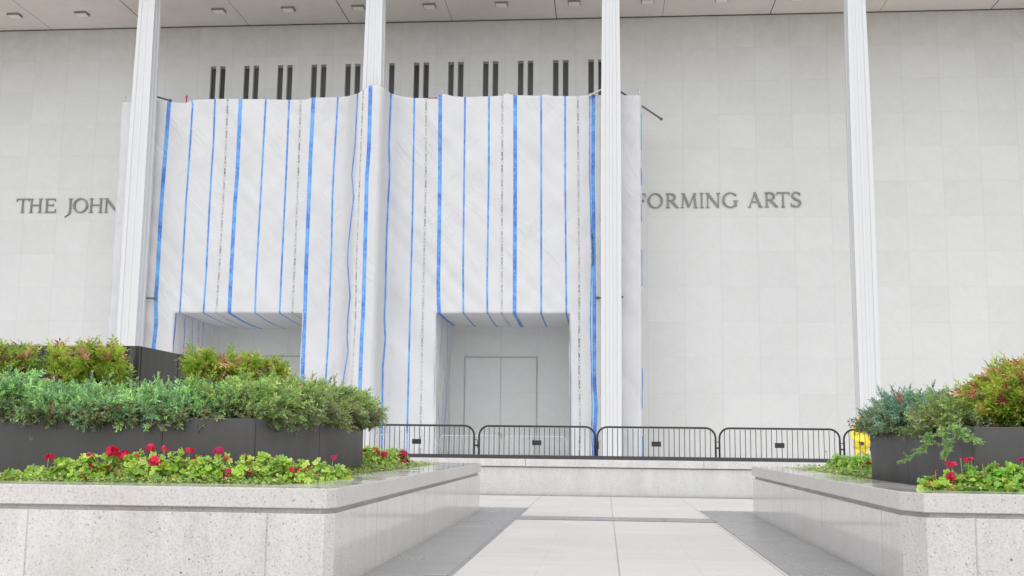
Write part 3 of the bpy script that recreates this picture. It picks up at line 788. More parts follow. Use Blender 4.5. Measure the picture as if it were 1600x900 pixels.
def planter(name, label, x0, x1, y0, y1, corner, cr, wd):
    root = empty(name, ((x0+x1)/2, y0, 0)); tag(root, label, 'planter', 'granite planters flanking the plaza path'); off = (-(x0+x1)/2, -y0, 0)
    zc = HT-.125
    def outl(d, r): return rounded(x0+d, y0+d, x1-d, y1-d, max(.02, r), [corner])
    def inn(d): return rounded(x0+d, y0+d, x1-d, y1-d, max(.02, cr-.2), [corner])
    b = MB(); ring_prism(outl(.012, cr), inn(wd-.1), 0, zc-.032, 0, b); b.build('wall_face', M['granite'], root, off, bevel=.004)
    b = MB(); ring_prism(outl(.040, cr), inn(wd-.1), zc-.032, zc, 0, b); b.build('groove', M['groove'], root, off)
    b = MB(); ring_prism(outl(0, cr), inn(wd), zc, HT, 0, b); b.build('coping', M['coping'], root, off, bevel=.006)
    b = MB(); b.prism(inn(wd-.05)[::1], HT-.12, HT-.05); b.build('soil', M['soil'], root, off)
    # upright joints between the facing slabs
    xi = x1 if corner == 1 else x0; sg = 1 if corner == 1 else -1
    for Y in (8.15, 10.35, 12.6):
        b = MB(); b.box(xi-sg*.0125-.0015, xi-sg*.0125+.0015, Y-.005, Y+.005, 0, zc-.03); b.build('slab_joint', M['groove'], root, off)
    for k in range(5):
        X = xi-sg*(.42+1.56*k); b = MB(); b.box(X-.005, X+.005, y0+.0105, y0+.0135, 0, zc-.03); b.build('slab_joint', M['groove'], root, off)
    return root
planter('granite_planter', 'pale granite planter in the left foreground with a long tapering wall beside the path', -11, -1.68, 6.75, 14.95, 1, .045, .46)
planter('granite_planter', 'pale granite planter in the right foreground with a cut-off front corner beside the path', 1.975, 11, 7.38, 15.0, 0, .10, .43)

# ---------------------------------------------------------------- black planters on them
def black_planter(name, label, x0, x1, y0, y1, z0, z1, joints_x, joints_y, mat, side, grp='black planters'):
    root = empty(name, ((x0+x1)/2, y0, z0)); tag(root, label, 'planter', grp); off = (-(x0+x1)/2, -y0, -z0)
    th = .05
    core = MB(); core.box(x0+.03, x1-.03, y0+.03, y1-.03, z0, z1-.16); core.build('soil', [M['soil']], root, off)
    def panel(xa, xb, ya, yb):
        b = MB(); b.box(xa, xb, ya, yb, z0, z1); b.build('panel', mat, root, off, bevel=.004)
    js = [x0+.001] + joints_x + [x1-.001]
    for a_, b_ in zip(js[:-1], js[1:]):
        panel(a_+.0015, b_-.0015, y0, y0+th); panel(a_+.004, b_-.004, y1-th, y1)
    ks = [y0+th+.002] + joints_y + [y1-th-.002]
    for a_, b_ in zip(ks[:-1], ks[1:]):
        panel(x1-th, x1, a_+.009, b_-.009); panel(x0, x0+th, a_+.005, b_-.005)
    return root
black_planter('black_planter', 'low charcoal planter box on the left, full of junipers above the geraniums', -9.5, -2.60, 7.95, 11.7, HT-.05, 1.09, [-4.6, -3.3], [9.85], M['blackbox'], 1)
black_planter('black_planter', 'low charcoal planter box on the right with juniper sprays hanging over its edge', 2.66, 9.5, 8.15, 11.25, HT-.05, 1.085, [4.6], [9.9], M['blackbox'], -1)
black_planter('black_planter', 'tall polished black granite block behind the shrubs on the left', -9.6, -4.62, 10.45, 14.4, HT-.08, 1.845, [-7.0], [11.45, 12.7], M['polblack'], 1)

# ---------------------------------------------------------------- crowd barriers
def make_barrier(steel, galv=False):
    Wd, Ht, rr, tr = 2.235, 1.11, .19, (.019 if not galv else .011)
    root = empty('crowd_barrier')
    path = [(-Wd/2, 0, .02)] + [(-Wd/2, 0, Ht-rr)]
    path += [(-Wd/2+rr-rr*math.cos(R(a)), 0, Ht-rr+rr*math.sin(R(a))) for a in range(15, 90, 15)]
    path += [(-Wd/2+rr, 0, Ht), (Wd/2-rr, 0, Ht)]
    path += [(Wd/2-rr+rr*math.sin(R(a)), 0, Ht-rr+rr*math.cos(R(a))) for a in range(15, 90, 15)]
    path += [(Wd/2, 0, Ht-rr), (Wd/2, 0, .02)]
    b = MB(); b.tube(path, tr, 10); b.tube([(-Wd/2, 0, .18), (Wd/2, 0, .18)], tr*.9, 8); b.build('frame', steel, root)
    n = 22
    bm_ = None
    for i in range(n):
        x = -Wd/2 + Wd*(i+1)/(n+1)
        if bm_ is None:
            b = MB(); b.tube([(0,0,.18),(0,0,Ht)], .0068, 6); bm_ = b.build('bar', steel, root)
            o = bm_
        else: o = bm_.copy(); C.objects.link(o); o.parent = root
        e = 0
        dxx = min(x+Wd/2, Wd/2-x)
        if dxx < rr: e = rr-math.sqrt(rr*rr-(rr-dxx)**2)
        o.location = (x, 0, 0)
        if e: o.scale = (1, 1, (Ht-e-.0)/(Ht)) ; o.location = (x, 0, .18*(1-(Ht-e)/Ht))
    for s_ in (-1, 1):
        b = MB(); x = s_*(Wd/2-.25)
        b.tube([(x, -.28, .012), (x, -.22, .03), (x, 0, .05), (x, .22, .03), (x, .28, .012)], .014, 8); b.tube([(x, 0, .05), (x, 0, .18)], .014, 8)
        b.build('foot', steel, root)
    b = MB(); b.tube([(Wd/2, 0, Ht-.26), (Wd/2+.05, 0, Ht-.26), (Wd/2+.065, 0, Ht-.28), (Wd/2+.065, 0, Ht-.42)], .008, 6)
    b.tube([(-Wd/2-.075, 0, Ht-.375), (-Wd/2, 0, Ht-.375)], .016, 8); b.build('hook', steel, root)
    if not galv:
        b = MB(); b.box(-.09, .09, -.025, -.017, Ht-.36, Ht-.265); b.build('sign_plate', steel, root, bevel=.004)
    return root
proto = make_barrier(M['steel'])
bl = ['black crowd barrier at the left end, its foot hidden behind the geraniums', 'black crowd barrier in front of the doorway opening, second from the left',
      'black crowd barrier in front of the third column, third from the left', 'black crowd barrier before bare marble, fourth from the left', 'black crowd barrier at the right end in front of the person in yellow']
bcx = [(563+741)/2, (747+931)/2, (935+1117)/2, (1126+1310)/2, 0]
btop = [666.6, 668.0, 669.2, 670.4, 671.4]
for i in range(5):
    o = proto if i == 0 else copy_tree(proto)
    X = (-3.62, -1.29, .985, 3.295, 5.60)[i]
    o.location = (X, 21.0 + (0, .015, -.02, .02, 0)[i], .115); o.rotation_euler.z = R((.3, -.2, .25, 0, .2)[i])
    tag(o, bl[i], 'barrier', 'black crowd barriers behind the low wall')
gp = make_barrier(M['galv'], True)
gl = ['thin pale grey barrier standing far back, leftmost, seen through the black bars', 'thin pale grey barrier far back before the left edge of the doorway opening', 'thin pale grey barrier far back before the right part of the doorway opening',
      'thin pale grey barrier far back at the right end before the third column']
for i in range(3):
    o = gp if i == 0 else copy_tree(gp)
    o.location = (-7.22 + 2.37*i, 39.5, .0)
    tag(o, gl[i], 'barrier', 'pale grey barriers on the road in front of the hall')

# ================================================================ planting
def rot_to(d, spin):
    """rotation matrices (n,3,3) whose columns are side, dir, normal; d (n,3)"""
    d = d/np.linalg.norm(d, axis=1, keepdims=True)
    up = np.zeros_like(d); up[:, 2] = 1
    mk = np.abs(d[:, 2]) > .95; up[mk] = (1, 0, 0)
    s_ = np.cross(d, up); s_ /= np.linalg.norm(s_, axis=1, keepdims=True); n_ = np.cross(s_, d)
    c, s2 = np.cos(spin)[:, None], np.sin(spin)[:, None]
    a = c*s_ + s2*n_; b = -s2*s_ + c*n_
    return np.stack([a, d, b], axis=2)
def scatter(tpl, tcol, pos, d, spin, scl, col):
    """tpl (m,k,3) template polygons along +y; tcol (m,) brightness"""
    Rm = rot_to(d, spin); n = len(pos); m, k = tpl.shape[:2]
    V = np.einsum('nij,mkj->nmki', Rm, tpl)*scl[:, None, None, None] + pos[:, None, None, :]
    cc = col[:, None, :]*tcol[None, :, None]
    return V.reshape(n*m, k, 3), np.clip(cc.reshape(n*m, 3), 0, 1)
# juniper spray: a feathered twig, side shoots of scale needles
def juniper_tpl(seed):
    r2 = np.random.default_rng(seed); P = []; T = []
    bend = r2.uniform(-.12, .30)
    ax = lambda t_: np.array([0, t_, bend*t_*t_])
    P.append([(-.012,0,0),(.012,0,0),(.006,1,bend),(-.006,1,bend)]); T.append(.5)
    for i in range(13):
        t_ = .06+.90*i/12; L = (.26*(1-.35*t_))*r2.uniform(.7, 1.25)
        for s_ in (-1, 1):
            a = R(r2.uniform(28, 55))*s_; el = r2.uniform(-.5, .7)
            dv = np.array([math.sin(a)*math.cos(el), math.cos(a)*math.cos(el), math.sin(el)])
            for q in range(2):
                c0 = ax(t_)+dv*L*(q*.42); c1 = ax(t_)+dv*L*(.55+q*.5)
                pv = np.cross(dv, r2.normal(size=3)); pv /= np.linalg.norm(pv); w_ = L*(.20-.05*q)
                mid = c0*.5+c1*.5
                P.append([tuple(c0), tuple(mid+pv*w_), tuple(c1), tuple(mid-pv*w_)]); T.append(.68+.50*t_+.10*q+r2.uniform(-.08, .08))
    return np.array(P), np.array(T)
JT = [juniper_tpl(s_) for s_ in range(4)]
def pick(cols, n, w=None):
    cols = np.array(cols); i = rng.choice(len(cols), n, p=w); return cols[i]*rng.uniform(.8, 1.2, (n, 1))
def juniper(cx, cy, cz, rx, ry, rz, n, cols, label, droop=0.0, base=None, trails=(), grp='junipers spilling over the black planters', red=0.012):
    root = empty('juniper', (cx, cy, base if base is not None else cz-.1)); tag(root, label, 'shrub', grp)
    off = np.array([cx, cy, root.location.z])
    Vs, Cs = [], []
    th = rng.uniform(0, 2*math.pi, n); u = rng.uniform(-.45, 1, n); u = np.where(u < 0, u*.8, u)
    rad = rng.uniform(.42, 1.0, n)**.45
    cu = np.sqrt(1-np.clip(u, -.99, .99)**2)
    nv = np.stack([np.cos(th)*cu, np.sin(th)*cu, u], 1)
    lump = np.array([1+.42*mnoise.noise(Vector((q[0]*2.1+cx*3, q[1]*2.1, q[2]*2.1+cy))) for q in nv])
    pos = nv*np.array([rx, ry, rz])*(rad*lump)[:, None] + np.array([cx, cy, cz])
    d = nv*np.array([1, 1, .6]) + rng.normal(0, .38, (n, 3)); d[:, 2] += .10 - droop*(1-u); d[:, 0] += .18
    scl = rng.uniform(.10, .23, n)*np.where(rng.random(n) < .10, 1.45, 1)
    tb = .62+.45*np.clip((u+.3), 0, 1)
    col = pick(cols, n)*1.0
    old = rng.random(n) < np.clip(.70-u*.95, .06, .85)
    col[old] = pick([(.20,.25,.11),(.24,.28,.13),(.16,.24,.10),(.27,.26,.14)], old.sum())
    nr = rng.random(n) < red*.5; col[nr] = (.40, .12, .08)
    ti = rng.integers(0, 4, n)
    pos = pos - d/np.linalg.norm(d, axis=1, keepdims=True)*scl[:, None]*.5
    for k in range(4):
        mk = ti == k
        V_, C_ = scatter(JT[k][0], JT[k][1], pos[mk], d[mk], rng.uniform(0, 6.28, mk.sum()), scl[mk], col[mk]); Vs.append(V_); Cs.append(C_)
    npl = 26
    a_ = rng.uniform(0, 2*math.pi, npl); e_ = rng.uniform(.15, .95, npl)
    q0 = np.stack([cx+np.cos(a_)*rx*.75*e_, cy+np.sin(a_)*ry*.75*e_, cz+rz*np.sqrt(1-e_**2)*.75], 1)
    for k in range(npl):
        dv = np.array([math.cos(a_[k])*.6+.35, math.sin(a_[k])*.6, rng.uniform(.25, .9)]); dv /= np.linalg.norm(dv); L_ = rng.uniform(.12, .24)
        st_ = np.linspace(0, 1, 7)[:, None]; pp_ = q0[k]+dv*L_*st_+np.array([0, 0, -.06])*st_**2*rng.uniform(-.6, 1)
        dd = np.repeat(dv[None, :], 14, 0)+rng.normal(0, .42, (14, 3))
        V_, C_ = scatter(JT[k % 4][0], JT[k % 4][1], np.repeat(pp_, 2, 0), dd, rng.uniform(0, 6.28, 14), rng.uniform(.05, .085, 14), pick(cols, 14)*1.18); Vs.append(V_); Cs.append(C_)
    for (path, wd) in trails:
        pp = np.array(path); m_ = 26; tt = np.linspace(0, 1, m_); seg = np.linspace(0, 1, len(pp))
        q = np.stack([np.interp(tt, seg, pp[:, j_]) for j_ in range(3)], 1)
        dirs = np.gradient(q, axis=0); dirs /= np.linalg.norm(dirs, axis=1, keepdims=True)
        q = np.repeat(q, 3, 0); dirs = np.repeat(dirs, 3, 0) + rng.normal(0, .38, (m_*3, 3))
        V_, C_ = scatter(JT[0][0], JT[0][1], q, dirs, rng.uniform(0, 6.28, m_*3), np.repeat(np.linspace(.85, .35, m_), 3)*rng.uniform(.6, 1.0, m_*3)*wd, pick([(.40, .60, .20), (.32, .50, .18)], m_*3)); Vs.append(V_); Cs.append(C_)
    V_ = np.concatenate(Vs) - off
    quads('foliage', V_, np.concatenate(Cs), M['juniper'], root)
    b = MB()
    for k in range(16):
        a = rng.uniform(0, 6.28); e = rng.uniform(.1, .9)
        tip = Vector((math.cos(a)*rx*.8*e, math.sin(a)*ry*.8*e, cz-off[2]+rz*rng.uniform(-.1, .7)))
        b.tube([(0, 0, -.02), tip*.5+Vector((0, 0, -.02)), tip], [.012, .008, .003], 5)
    b.build('branch', M['bark'], root)
    return root
BLUE = [(.24,.43,.19),(.30,.52,.21),(.19,.36,.19),(.42,.66,.22),(.34,.58,.19)]
MIX = [(.27,.44,.13),(.33,.50,.13),(.22,.37,.14),(.34,.42,.14),(.42,.58,.15)]
OLIVE = [(.28,.38,.12),(.35,.43,.12),(.26,.33,.13),(.39,.50,.13),(.26,.41,.13)]
RBLUE = [(.16,.30,.20),(.21,.36,.24),(.14,.26,.19),(.27,.43,.27)]
jl = [(-5.35,8.40,1.15,.45,.44,.22,520,BLUE),(-4.75,8.34,1.14,.46,.44,.21,600,BLUE),(-4.2,8.30,1.10,.46,.42,.16,560,BLUE),(-3.72,8.30,1.09,.44,.42,.15,560,BLUE),(-3.28,8.33,1.10,.44,.42,.17,600,BLUE),
      (-2.93,8.60,1.13,.46,.52,.21,720,MIX),(-2.84,9.45,1.17,.45,.52,.23,780,OLIVE),(-2.82,10.2,1.20,.47,.50,.23,780,OLIVE),(-2.76,10.9,1.16,.50,.50,.22,780,OLIVE),
      (-3.45,8.85,1.04,.42,.36,.14,450,MIX),(-4.4,8.9,1.04,.5,.4,.15,400,BLUE)]
jlab = ['blue-green juniper at the left frame edge, mostly outside the picture', 'blue-green juniper under the leftmost reddish shrubs, with tall upright tips', 'blue-green juniper below the tall black block, left of its corner',
        'low blue-green juniper below the corner of the tall black block', 'blue-green juniper in front of the left end of the golden shrub row', 'bright green juniper in front of the middle of the golden shrub row',
        'olive-green juniper over the dark gap at the rim of the left box', 'olive-green juniper with yellowish tips near the right end of the left box', 'olive-green juniper bulging past the right end of the left box, rightmost of its row',
        'green juniper just behind the row, between golden shrubs and rim', 'blue-green juniper behind the row, at the foot of the tall black block']
for (cx, cy, cz, rx, ry, rz, n, cc), lb in zip(jl, jlab):
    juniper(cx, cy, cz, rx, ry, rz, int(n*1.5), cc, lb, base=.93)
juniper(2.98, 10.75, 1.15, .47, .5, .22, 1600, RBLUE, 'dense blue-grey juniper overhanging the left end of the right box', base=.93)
juniper(2.80, 10.2, 1.13, .34, .4, .20, 500, RBLUE, 'small blue-grey juniper at the side rim of the right box, beside the dense one', base=.93,
        trails=[([at(1452,668,9.2), at(1452,686,9.0), at(1440,704,8.9), at(1408,721,8.9)], .15)])
juniper(2.98, 9.3, 1.11, .42, .5, .18, 620, OLIVE, 'lighter green juniper trailing long sprays down the right box', base=.93,
        trails=[([at(1472,664,8.6), at(1479,685,8.45), at(1480,698,8.4), at(1476,712,8.4)], .15), ([at(1485,664,8.3), at(1505,680,8.15), at(1530,690,8.05)], .15)])

# nandina: thin brown stems carrying fans of narrow leaves, flushed red at the tips
def nandina_tpl(seed, big=1.0):
    r2 = np.random.default_rng(seed); P = []; T = []
    P.append([(-.008,0,0),(.008,0,0),(.004,1,-.1),(-.004,1,-.1)]); T.append(.6)
    for i in range(7):
        t_ = .18+.78*i/6
        for s_ in ((-1, 1) if i < 6 else (0,)):
            a = R(r2.uniform(40, 68))*s_; L = r2.uniform(.28, .42)*big; el = r2.uniform(-.55, .3)
            dv = np.array([math.sin(a)*math.cos(el), math.cos(a)*math.cos(el), math.sin(el)])
            pv = np.cross(dv, [0, 0, 1]); pv /= np.linalg.norm(pv); nn = np.cross(pv, dv)
            c0 = np.array([0, t_, -.1*t_*t_]); w_ = L*.17
            mid = c0+dv*L*.42; tip = c0+dv*L+nn*-.06*L
            P.append([tuple(c0), tuple(mid+pv*w_+nn*.03), tuple(tip), tuple(mid-pv*w_+nn*.03)]); T.append(r2.uniform(.85, 1.15))
    return np.array(P), np.array(T)
NTp = [nandina_tpl(20+s_) for s_ in range(4)]
GN = [(.42,.62,.07),(.50,.66,.09),(.30,.50,.06),(.58,.64,.12),(.46,.58,.10)]
def nandina(cx, cy, zb, rx, ry, ztop, n, label, tipred=.35, stems=9, heads=7, dense=False, cols=GN, grp='heavenly bamboo shrubs in the planters', lower=.35, size=.12):
    root = empty('nandina', (cx, cy, zb)); tag(root, label, 'shrub', grp)
    H_ = ztop-zb; Vs, Cs = [], []
    b = MB(); hp = []
    for k in range(heads):
        a = rng.uniform(0, 6.28); e = math.sqrt(rng.uniform(0, 1)); f = rng.uniform(.62, .86) if k else .84
        hp.append((math.cos(a)*rx*.75*e, math.sin(a)*ry*.75*e, H_*f, rng.uniform(.75, 1.1)))
    for (hx, hy, hz, hs_) in hp:
        for q in range(2):
            bx, by = rng.normal(0, .05, 2)
            b.tube([(bx, by, -.02), (bx*.5+hx*.5+rng.normal(0, .02), by*.5+hy*.5, hz*.5), (hx+rng.normal(0, .015), hy, hz*.98)], [.008, .0065, .004], 5)
    b.build('stem', M['bark'], root)
    if dense:
        th = rng.uniform(0, 6.28, n); u = rng.uniform(-.5, 1, n); rad = rng.uniform(.3, 1, n)**.45; cu = np.sqrt(1-np.clip(u, -.99, .99)**2)
        nv = np.stack([np.cos(th)*cu, np.sin(th)*cu, u], 1)
        lump = np.array([1+.30*mnoise.noise(Vector((q[0]*2.6+cx*3, q[1]*2.6, q[2]*2.6+cy))) for q in nv])
        pos = nv*np.array([rx, ry, H_*.5])*(rad*lump)[:, None]+np.array([0, 0, H_*.5])
    else:
        hi = rng.integers(0, len(hp), n); hp_ = np.array(hp)[hi]
        low = rng.random(n) < lower
        g_ = rng.normal(0, 1, (n, 3)); g_ /= np.linalg.norm(g_, axis=1, keepdims=True); g_ *= rng.uniform(.3, 1, (n, 1))
        nv = g_.copy(); pos = hp_[:, :3] + g_*np.array([rx*.36, ry*.36, H_*.17])
        pos[low] = hp_[low, :3]*np.array([1, 1, .35+0]) + g_[low]*np.array([rx*.5, ry*.5, H_*.30])
        pos[low, 2] = np.abs(pos[low, 2])+.02
    d = nv*np.array([1, 1, .4]) + rng.normal(0, .35, (n, 3)); d[:, 2] += .25
    scl = rng.uniform(.8, 1.35, n)*size
    col = pick(cols, n)
    hgt = pos[:, 2]/H_
    red = rng.random(n) < tipred*(np.clip((hgt-.30)*1.3, .03, .85) if dense else np.clip((hgt-.66)*2.0, .02, .8))
    col[red] = pick([(.88,.42,.30),(.78,.30,.20),(.90,.55,.36),(.50,.16,.12)], red.sum())
    yl = rng.random(n) < .10; col[yl] = pick([(.66,.62,.14),(.60,.60,.16)], yl.sum())
    ti = rng.integers(0, 4, n)
    pos = pos - d/np.linalg.norm(d, axis=1, keepdims=True)*scl[:, None]*.5
    for k in range(4):
        mk = ti == k
        V_, C_ = scatter(NTp[k][0], NTp[k][1], pos[mk], d[mk], rng.normal(0, .8, mk.sum()), scl[mk], col[mk]); Vs.append(V_); Cs.append(C_)
    quads('foliage', np.concatenate(Vs), np.concatenate(Cs), M['nandina'], root)
    return root
DARKG = [(.27,.46,.08),(.36,.54,.09),(.20,.36,.06),(.46,.58,.11),(.34,.46,.10)]
def nx(x, Y): return float(at(x, 600, Y)[0])
nandina(nx(-15,9.6), 9.6, .93, .36, .3, 1.84, 360, 'green heavenly bamboo cut by the left frame edge', .35, cols=DARKG)
nandina(nx(24,9.6), 9.6, .93, .27, .3, 1.82, 460, 'dark green heavenly bamboo with bare brown stems, near the left frame edge', .35, cols=DARKG)
nandina(nx(72,9.9), 9.9, .93, .16, .2, 1.58, 90, 'sparse low heavenly bamboo in front of the black block, between two fuller ones', .4, heads=4, cols=DARKG)
nandina(nx(112,9.5), 9.5, .93, .25, .28, 1.79, 560, 'full heavenly bamboo with a pink top, in front of the tall black block', .35, lower=.5)
nandina(nx(160,9.4), 9.4, .93, .24, .28, 1.79, 420, 'red-stemmed heavenly bamboo next to the open face of the black block', .45, lower=.4)
nandina(nx(300,9.5), 9.5, .93, .21, .22, 1.74, 330, 'bright green heavenly bamboo, leftmost of the golden row', .10, heads=4, lower=.40)
nandina(nx(344,9.6), 9.6, .93, .26, .25, 1.73, 420, 'golden heavenly bamboo with pinkish plumes, second of the golden row', .45, heads=6, lower=.5)
nandina(nx(382,9.9), 9.9, .93, .22, .22, 1.74, 300, 'yellow-green heavenly bamboo with a flat top, third of the golden row', .2, heads=4, lower=.40)
nandina(nx(414,10.0), 10.0, .93, .18, .2, 1.72, 230, 'small green heavenly bamboo with pink tips, fourth of the golden row', .35, heads=3, lower=.35)
nandina(nx(440,10.2), 10.2, .93, .15, .18, 1.68, 170, 'smallest heavenly bamboo with coral leaves, at the right end of the golden row', .6, heads=2, lower=.35)
nandina(3.42, 9.05, 1.0, .50, .46, 1.60, 2100, 'large rounded heavenly bamboo flushed pink, left one on the right box', .55, dense=True, size=.13)
nandina(3.98, 8.85, 1.0, .48, .40, 1.64, 1500, 'large heavenly bamboo with broad green lower leaves, at the right frame edge', .5, dense=True, size=.14)
nandina(4.75, 9.1, .98, .48, .45, 1.74, 700, 'heavenly bamboo just outside the right frame edge', .35, dense=True)

# geraniums: round scalloped leaves in mounds, crimson heads on stalks
def gera_leaf():
    n = 20; ring = []
    for k in range(n):
        t0 = 2*math.pi*k/n
        r_ = (.92 + .13*math.cos(t0*5) + (.07 if k % 2 else -.05)) * (.55 if k == 10 else 1)
        ring.append((r_*math.sin(t0), r_*math.cos(t0), .12+.20*math.cos(t0*5)*r_))
    P = []; T = []
    for k in range(n):
        a, b_ = ring[k], ring[(k+1) % n]; m1 = tuple(.5*c for c in a[:2])+(.0,); m2 = tuple(.5*c for c in b_[:2])+(.0,)
        P.append([m1, a, b_, m2]); T.append(1.08 if k % 2 else .95)
        P.append([(0, 0, .05), m1, m2, (0, 0, .05)]); T.append(.80)
    return np.array(P), np.array(T)
GL = gera_leaf()
GG = [(.52,.74,.10),(.62,.80,.16),(.42,.66,.09),(.70,.82,.26),(.32,.54,.11)]
GREEN2 = [(.26,.56,.09),(.33,.64,.11),(.42,.68,.13),(.22,.46,.08)]
def disc(n, pos, nrm, scl, col):
    Rm = rot_to(np.cross(nrm, rng.normal(0, 1, (len(pos), 3))), np.zeros(len(pos)))
    # third axis should be the given normal
    nrm = nrm/np.linalg.norm(nrm, axis=1, keepdims=True)
    a = np.cross(nrm, rng.normal(0, 1, nrm.shape)); a /= np.linalg.norm(a, axis=1, keepdims=True); b_ = np.cross(nrm, a)
    Rm = np.stack([a, b_, nrm], 2)
    V = np.einsum('nij,mkj->nmki', Rm, GL[0])*scl[:, None, None, None]+pos[:, None, None, :]
    cc = col[:, None, :]*GL[1][None, :, None]
    m = GL[0].shape[0]*len(pos); return V.reshape(m, 4, 3), np.clip(cc.reshape(m, 3), 0, 1)
def petals(c, r_, n, red, parent):
    """an umbel: n florets of five petals each round a ball"""
    g_ = rng.normal(0, 1, (n, 3)); g_[:, 2] = np.abs(g_[:, 2])*.9-.45; g_ /= np.linalg.norm(g_, axis=1, keepdims=True)
    Vs, Cs = [], []
    for k in range(n):
        nv = g_[k]; a = np.cross(nv, rng.normal(0, 1, 3)); a /= np.linalg.norm(a); b_ = np.cross(nv, a); p0 = np.array(c)+nv*r_*rng.uniform(.25, 1.1)*np.array([1.05, 1, .85])
        cl = np.array(red)*rng.uniform(.75, 1.2)
        for q in range(5):
            t0 = 2*math.pi*q/5; dv = a*math.cos(t0)+b_*math.sin(t0); pv = -a*math.sin(t0)+b_*math.cos(t0); L = r_*.80*rng.uniform(.8, 1.15)
            Vs.append([p0, p0+dv*L*.65+pv*L*.42+nv*L*.25, p0+dv*L+nv*L*.05, p0+dv*L*.65-pv*L*.42+nv*L*.25]); Cs.append(cl*rng.uniform(.9, 1.1))
    return quads('flower_head', np.array(Vs), np.clip(np.array(Cs), 0, 1), M['petal'], parent)
ZB = HT-.05
CR = (.80, .02, .10)
def geranium(x, Y, ytop_px, wr, label, flowers=(), n=60, cols=GG, grp='geraniums in the granite planters', lz=None):
    """x, ytop_px: where the mound stands and how high it reaches; flowers (x,y,size m)"""
    p = at(x, 700, Y); top = at(x, ytop_px-7, Y)[2]; zb = ZB; H_ = max(.09, top-zb)
    n = int(n*2.1)
    root = empty('geranium', (p[0], Y, zb)); tag(root, label, 'flower', grp)
    th = rng.uniform(0, 6.28, n); u = rng.uniform(.0, 1, n); cu = np.sqrt(1-u*u*.98); rad = rng.uniform(.45, 1, n)**.5
    nv = np.stack([np.cos(th)*cu, np.sin(th)*cu, u], 1)
    pos = nv*np.array([wr, wr*.85, H_-.02])*rad[:, None]; pos[:, 2] = np.maximum(pos[:, 2], .02)
    nrm = nv*np.array([.8, .8, .6])+rng.normal(0, .55, (n, 3)); nrm[:, 2] += .35
    col = pick(cols, n)
    wi = rng.random(n) < .045; col[wi] = pick([(.55,.38,.05),(.50,.22,.05),(.42,.30,.14)], wi.sum())
    V_, C_ = disc(n, pos, nrm, rng.uniform(.017, .032, n), col)
    quads('foliage', V_, C_, M['gera'], root)
    b = MB()
    for k in range(min(n, 26)):
        b.tube([(pos[k][0]*.15, pos[k][1]*.15, 0), (pos[k][0]*.7, pos[k][1]*.7, pos[k][2]*.55), tuple(pos[k])], .0022, 4)
    for (fx, fy, fs) in flowers:
        c = at(fx, fy, Y-.03)-np.array([p[0], Y, zb]); b.tube([(c[0]*.4, c[1]*.3, 0), (c[0]*.9, c[1]*.8, c[2]*.6), tuple(c)], .0028, 5)
    b.build('stem', M['green_stem'], root)
    for (fx, fy, fs) in flowers:
        c = at(fx, fy, Y-.03)-np.array([p[0], Y, zb]); cl = CR if rng.random() < .7 else (.60, .02, .14)
        petals(c, fs*.82, max(4, int(9*fs/.05)), cl, root)
    return root
L_ger = [
 (-10,7.6,741,.13,50,(),'low yellowing geranium cut by the left frame edge'),
 (20,7.6,738,.10,30,(),'small sparse geranium near the left frame edge'),
 (62,7.55,727,.12,44,((76,715,.036),),'geranium with one crimson head held clear, leftmost bloom'),
 (104,7.6,716,.12,60,(),'leafy lime geranium without flowers, between the lone head and the crowded ones'),
 (140,7.5,710,.13,80,((140,713,.038),(143,727,.02)),'geranium with a crimson head half sunk in its leaves'),
 (177,7.62,706,.12,70,((177,705,.055),(192,712,.045),(150,735,.02),(171,729,.018)),'geranium with the largest magenta heads, tallest bloom of the left planter'),
 (214,7.55,704,.12,76,((217,720,.02),(236,701,.036),(213,711,.02)),'geranium with a crimson bud cluster at its top right'),
 (246,7.5,710,.11,66,((241,722,.055),(257,702,.028)),'geranium with one big scarlet head low in front'),
 (280,7.6,704,.12,70,((296,704,.034),(306,720,.032)),'geranium with a magenta head against the black box'),
 (318,7.55,712,.12,72,((312,712,.012),),'broad lime geranium left of the paired heads'),
 (350,7.6,712,.11,60,((342,705,.038),(355,716,.022)),'geranium with a crimson head and a bud above it'),
 (384,7.55,712,.12,64,((357,742,.05),(389,741,.026),(381,731,.015)),'geranium with a wide crimson head drooping over the coping'),
 (412,7.65,708,.11,58,(),'upright light green geranium without flowers, left of the broad one'),
 (440,7.6,714,.12,62,(),'broad light green geranium without flowers'),
 (470,7.55,722,.12,50,((459,733,.032),(476,733,.036),(468,737,.028)),'low geranium with crimson heads lying near the coping'),
 (500,7.75,719,.10,44,((520.5,715,.028),),'small geranium with one crimson head at the right, against the black box'),
 (528,8.4,728,.13,34,(),'small trailing geranium at the foot of the black box'),
]
for x, Y, yt, wr, n, fl, lb in L_ger: geranium(x, Y, yt, wr, lb, fl, n)
geranium(583, 12.2, 699, .18, 'geranium clump beyond the end of the left box, with crimson heads left and middle', ((568,707,.045),(587,706,.06),(600,710,.045),(566,719,.035)), 130)
geranium(617, 12.5, 703, .20, 'browning geranium clump at the tip of the left planter, with red heads at its right', ((629,711,.065),(633,722,.06),(613,728,.04)), 120)
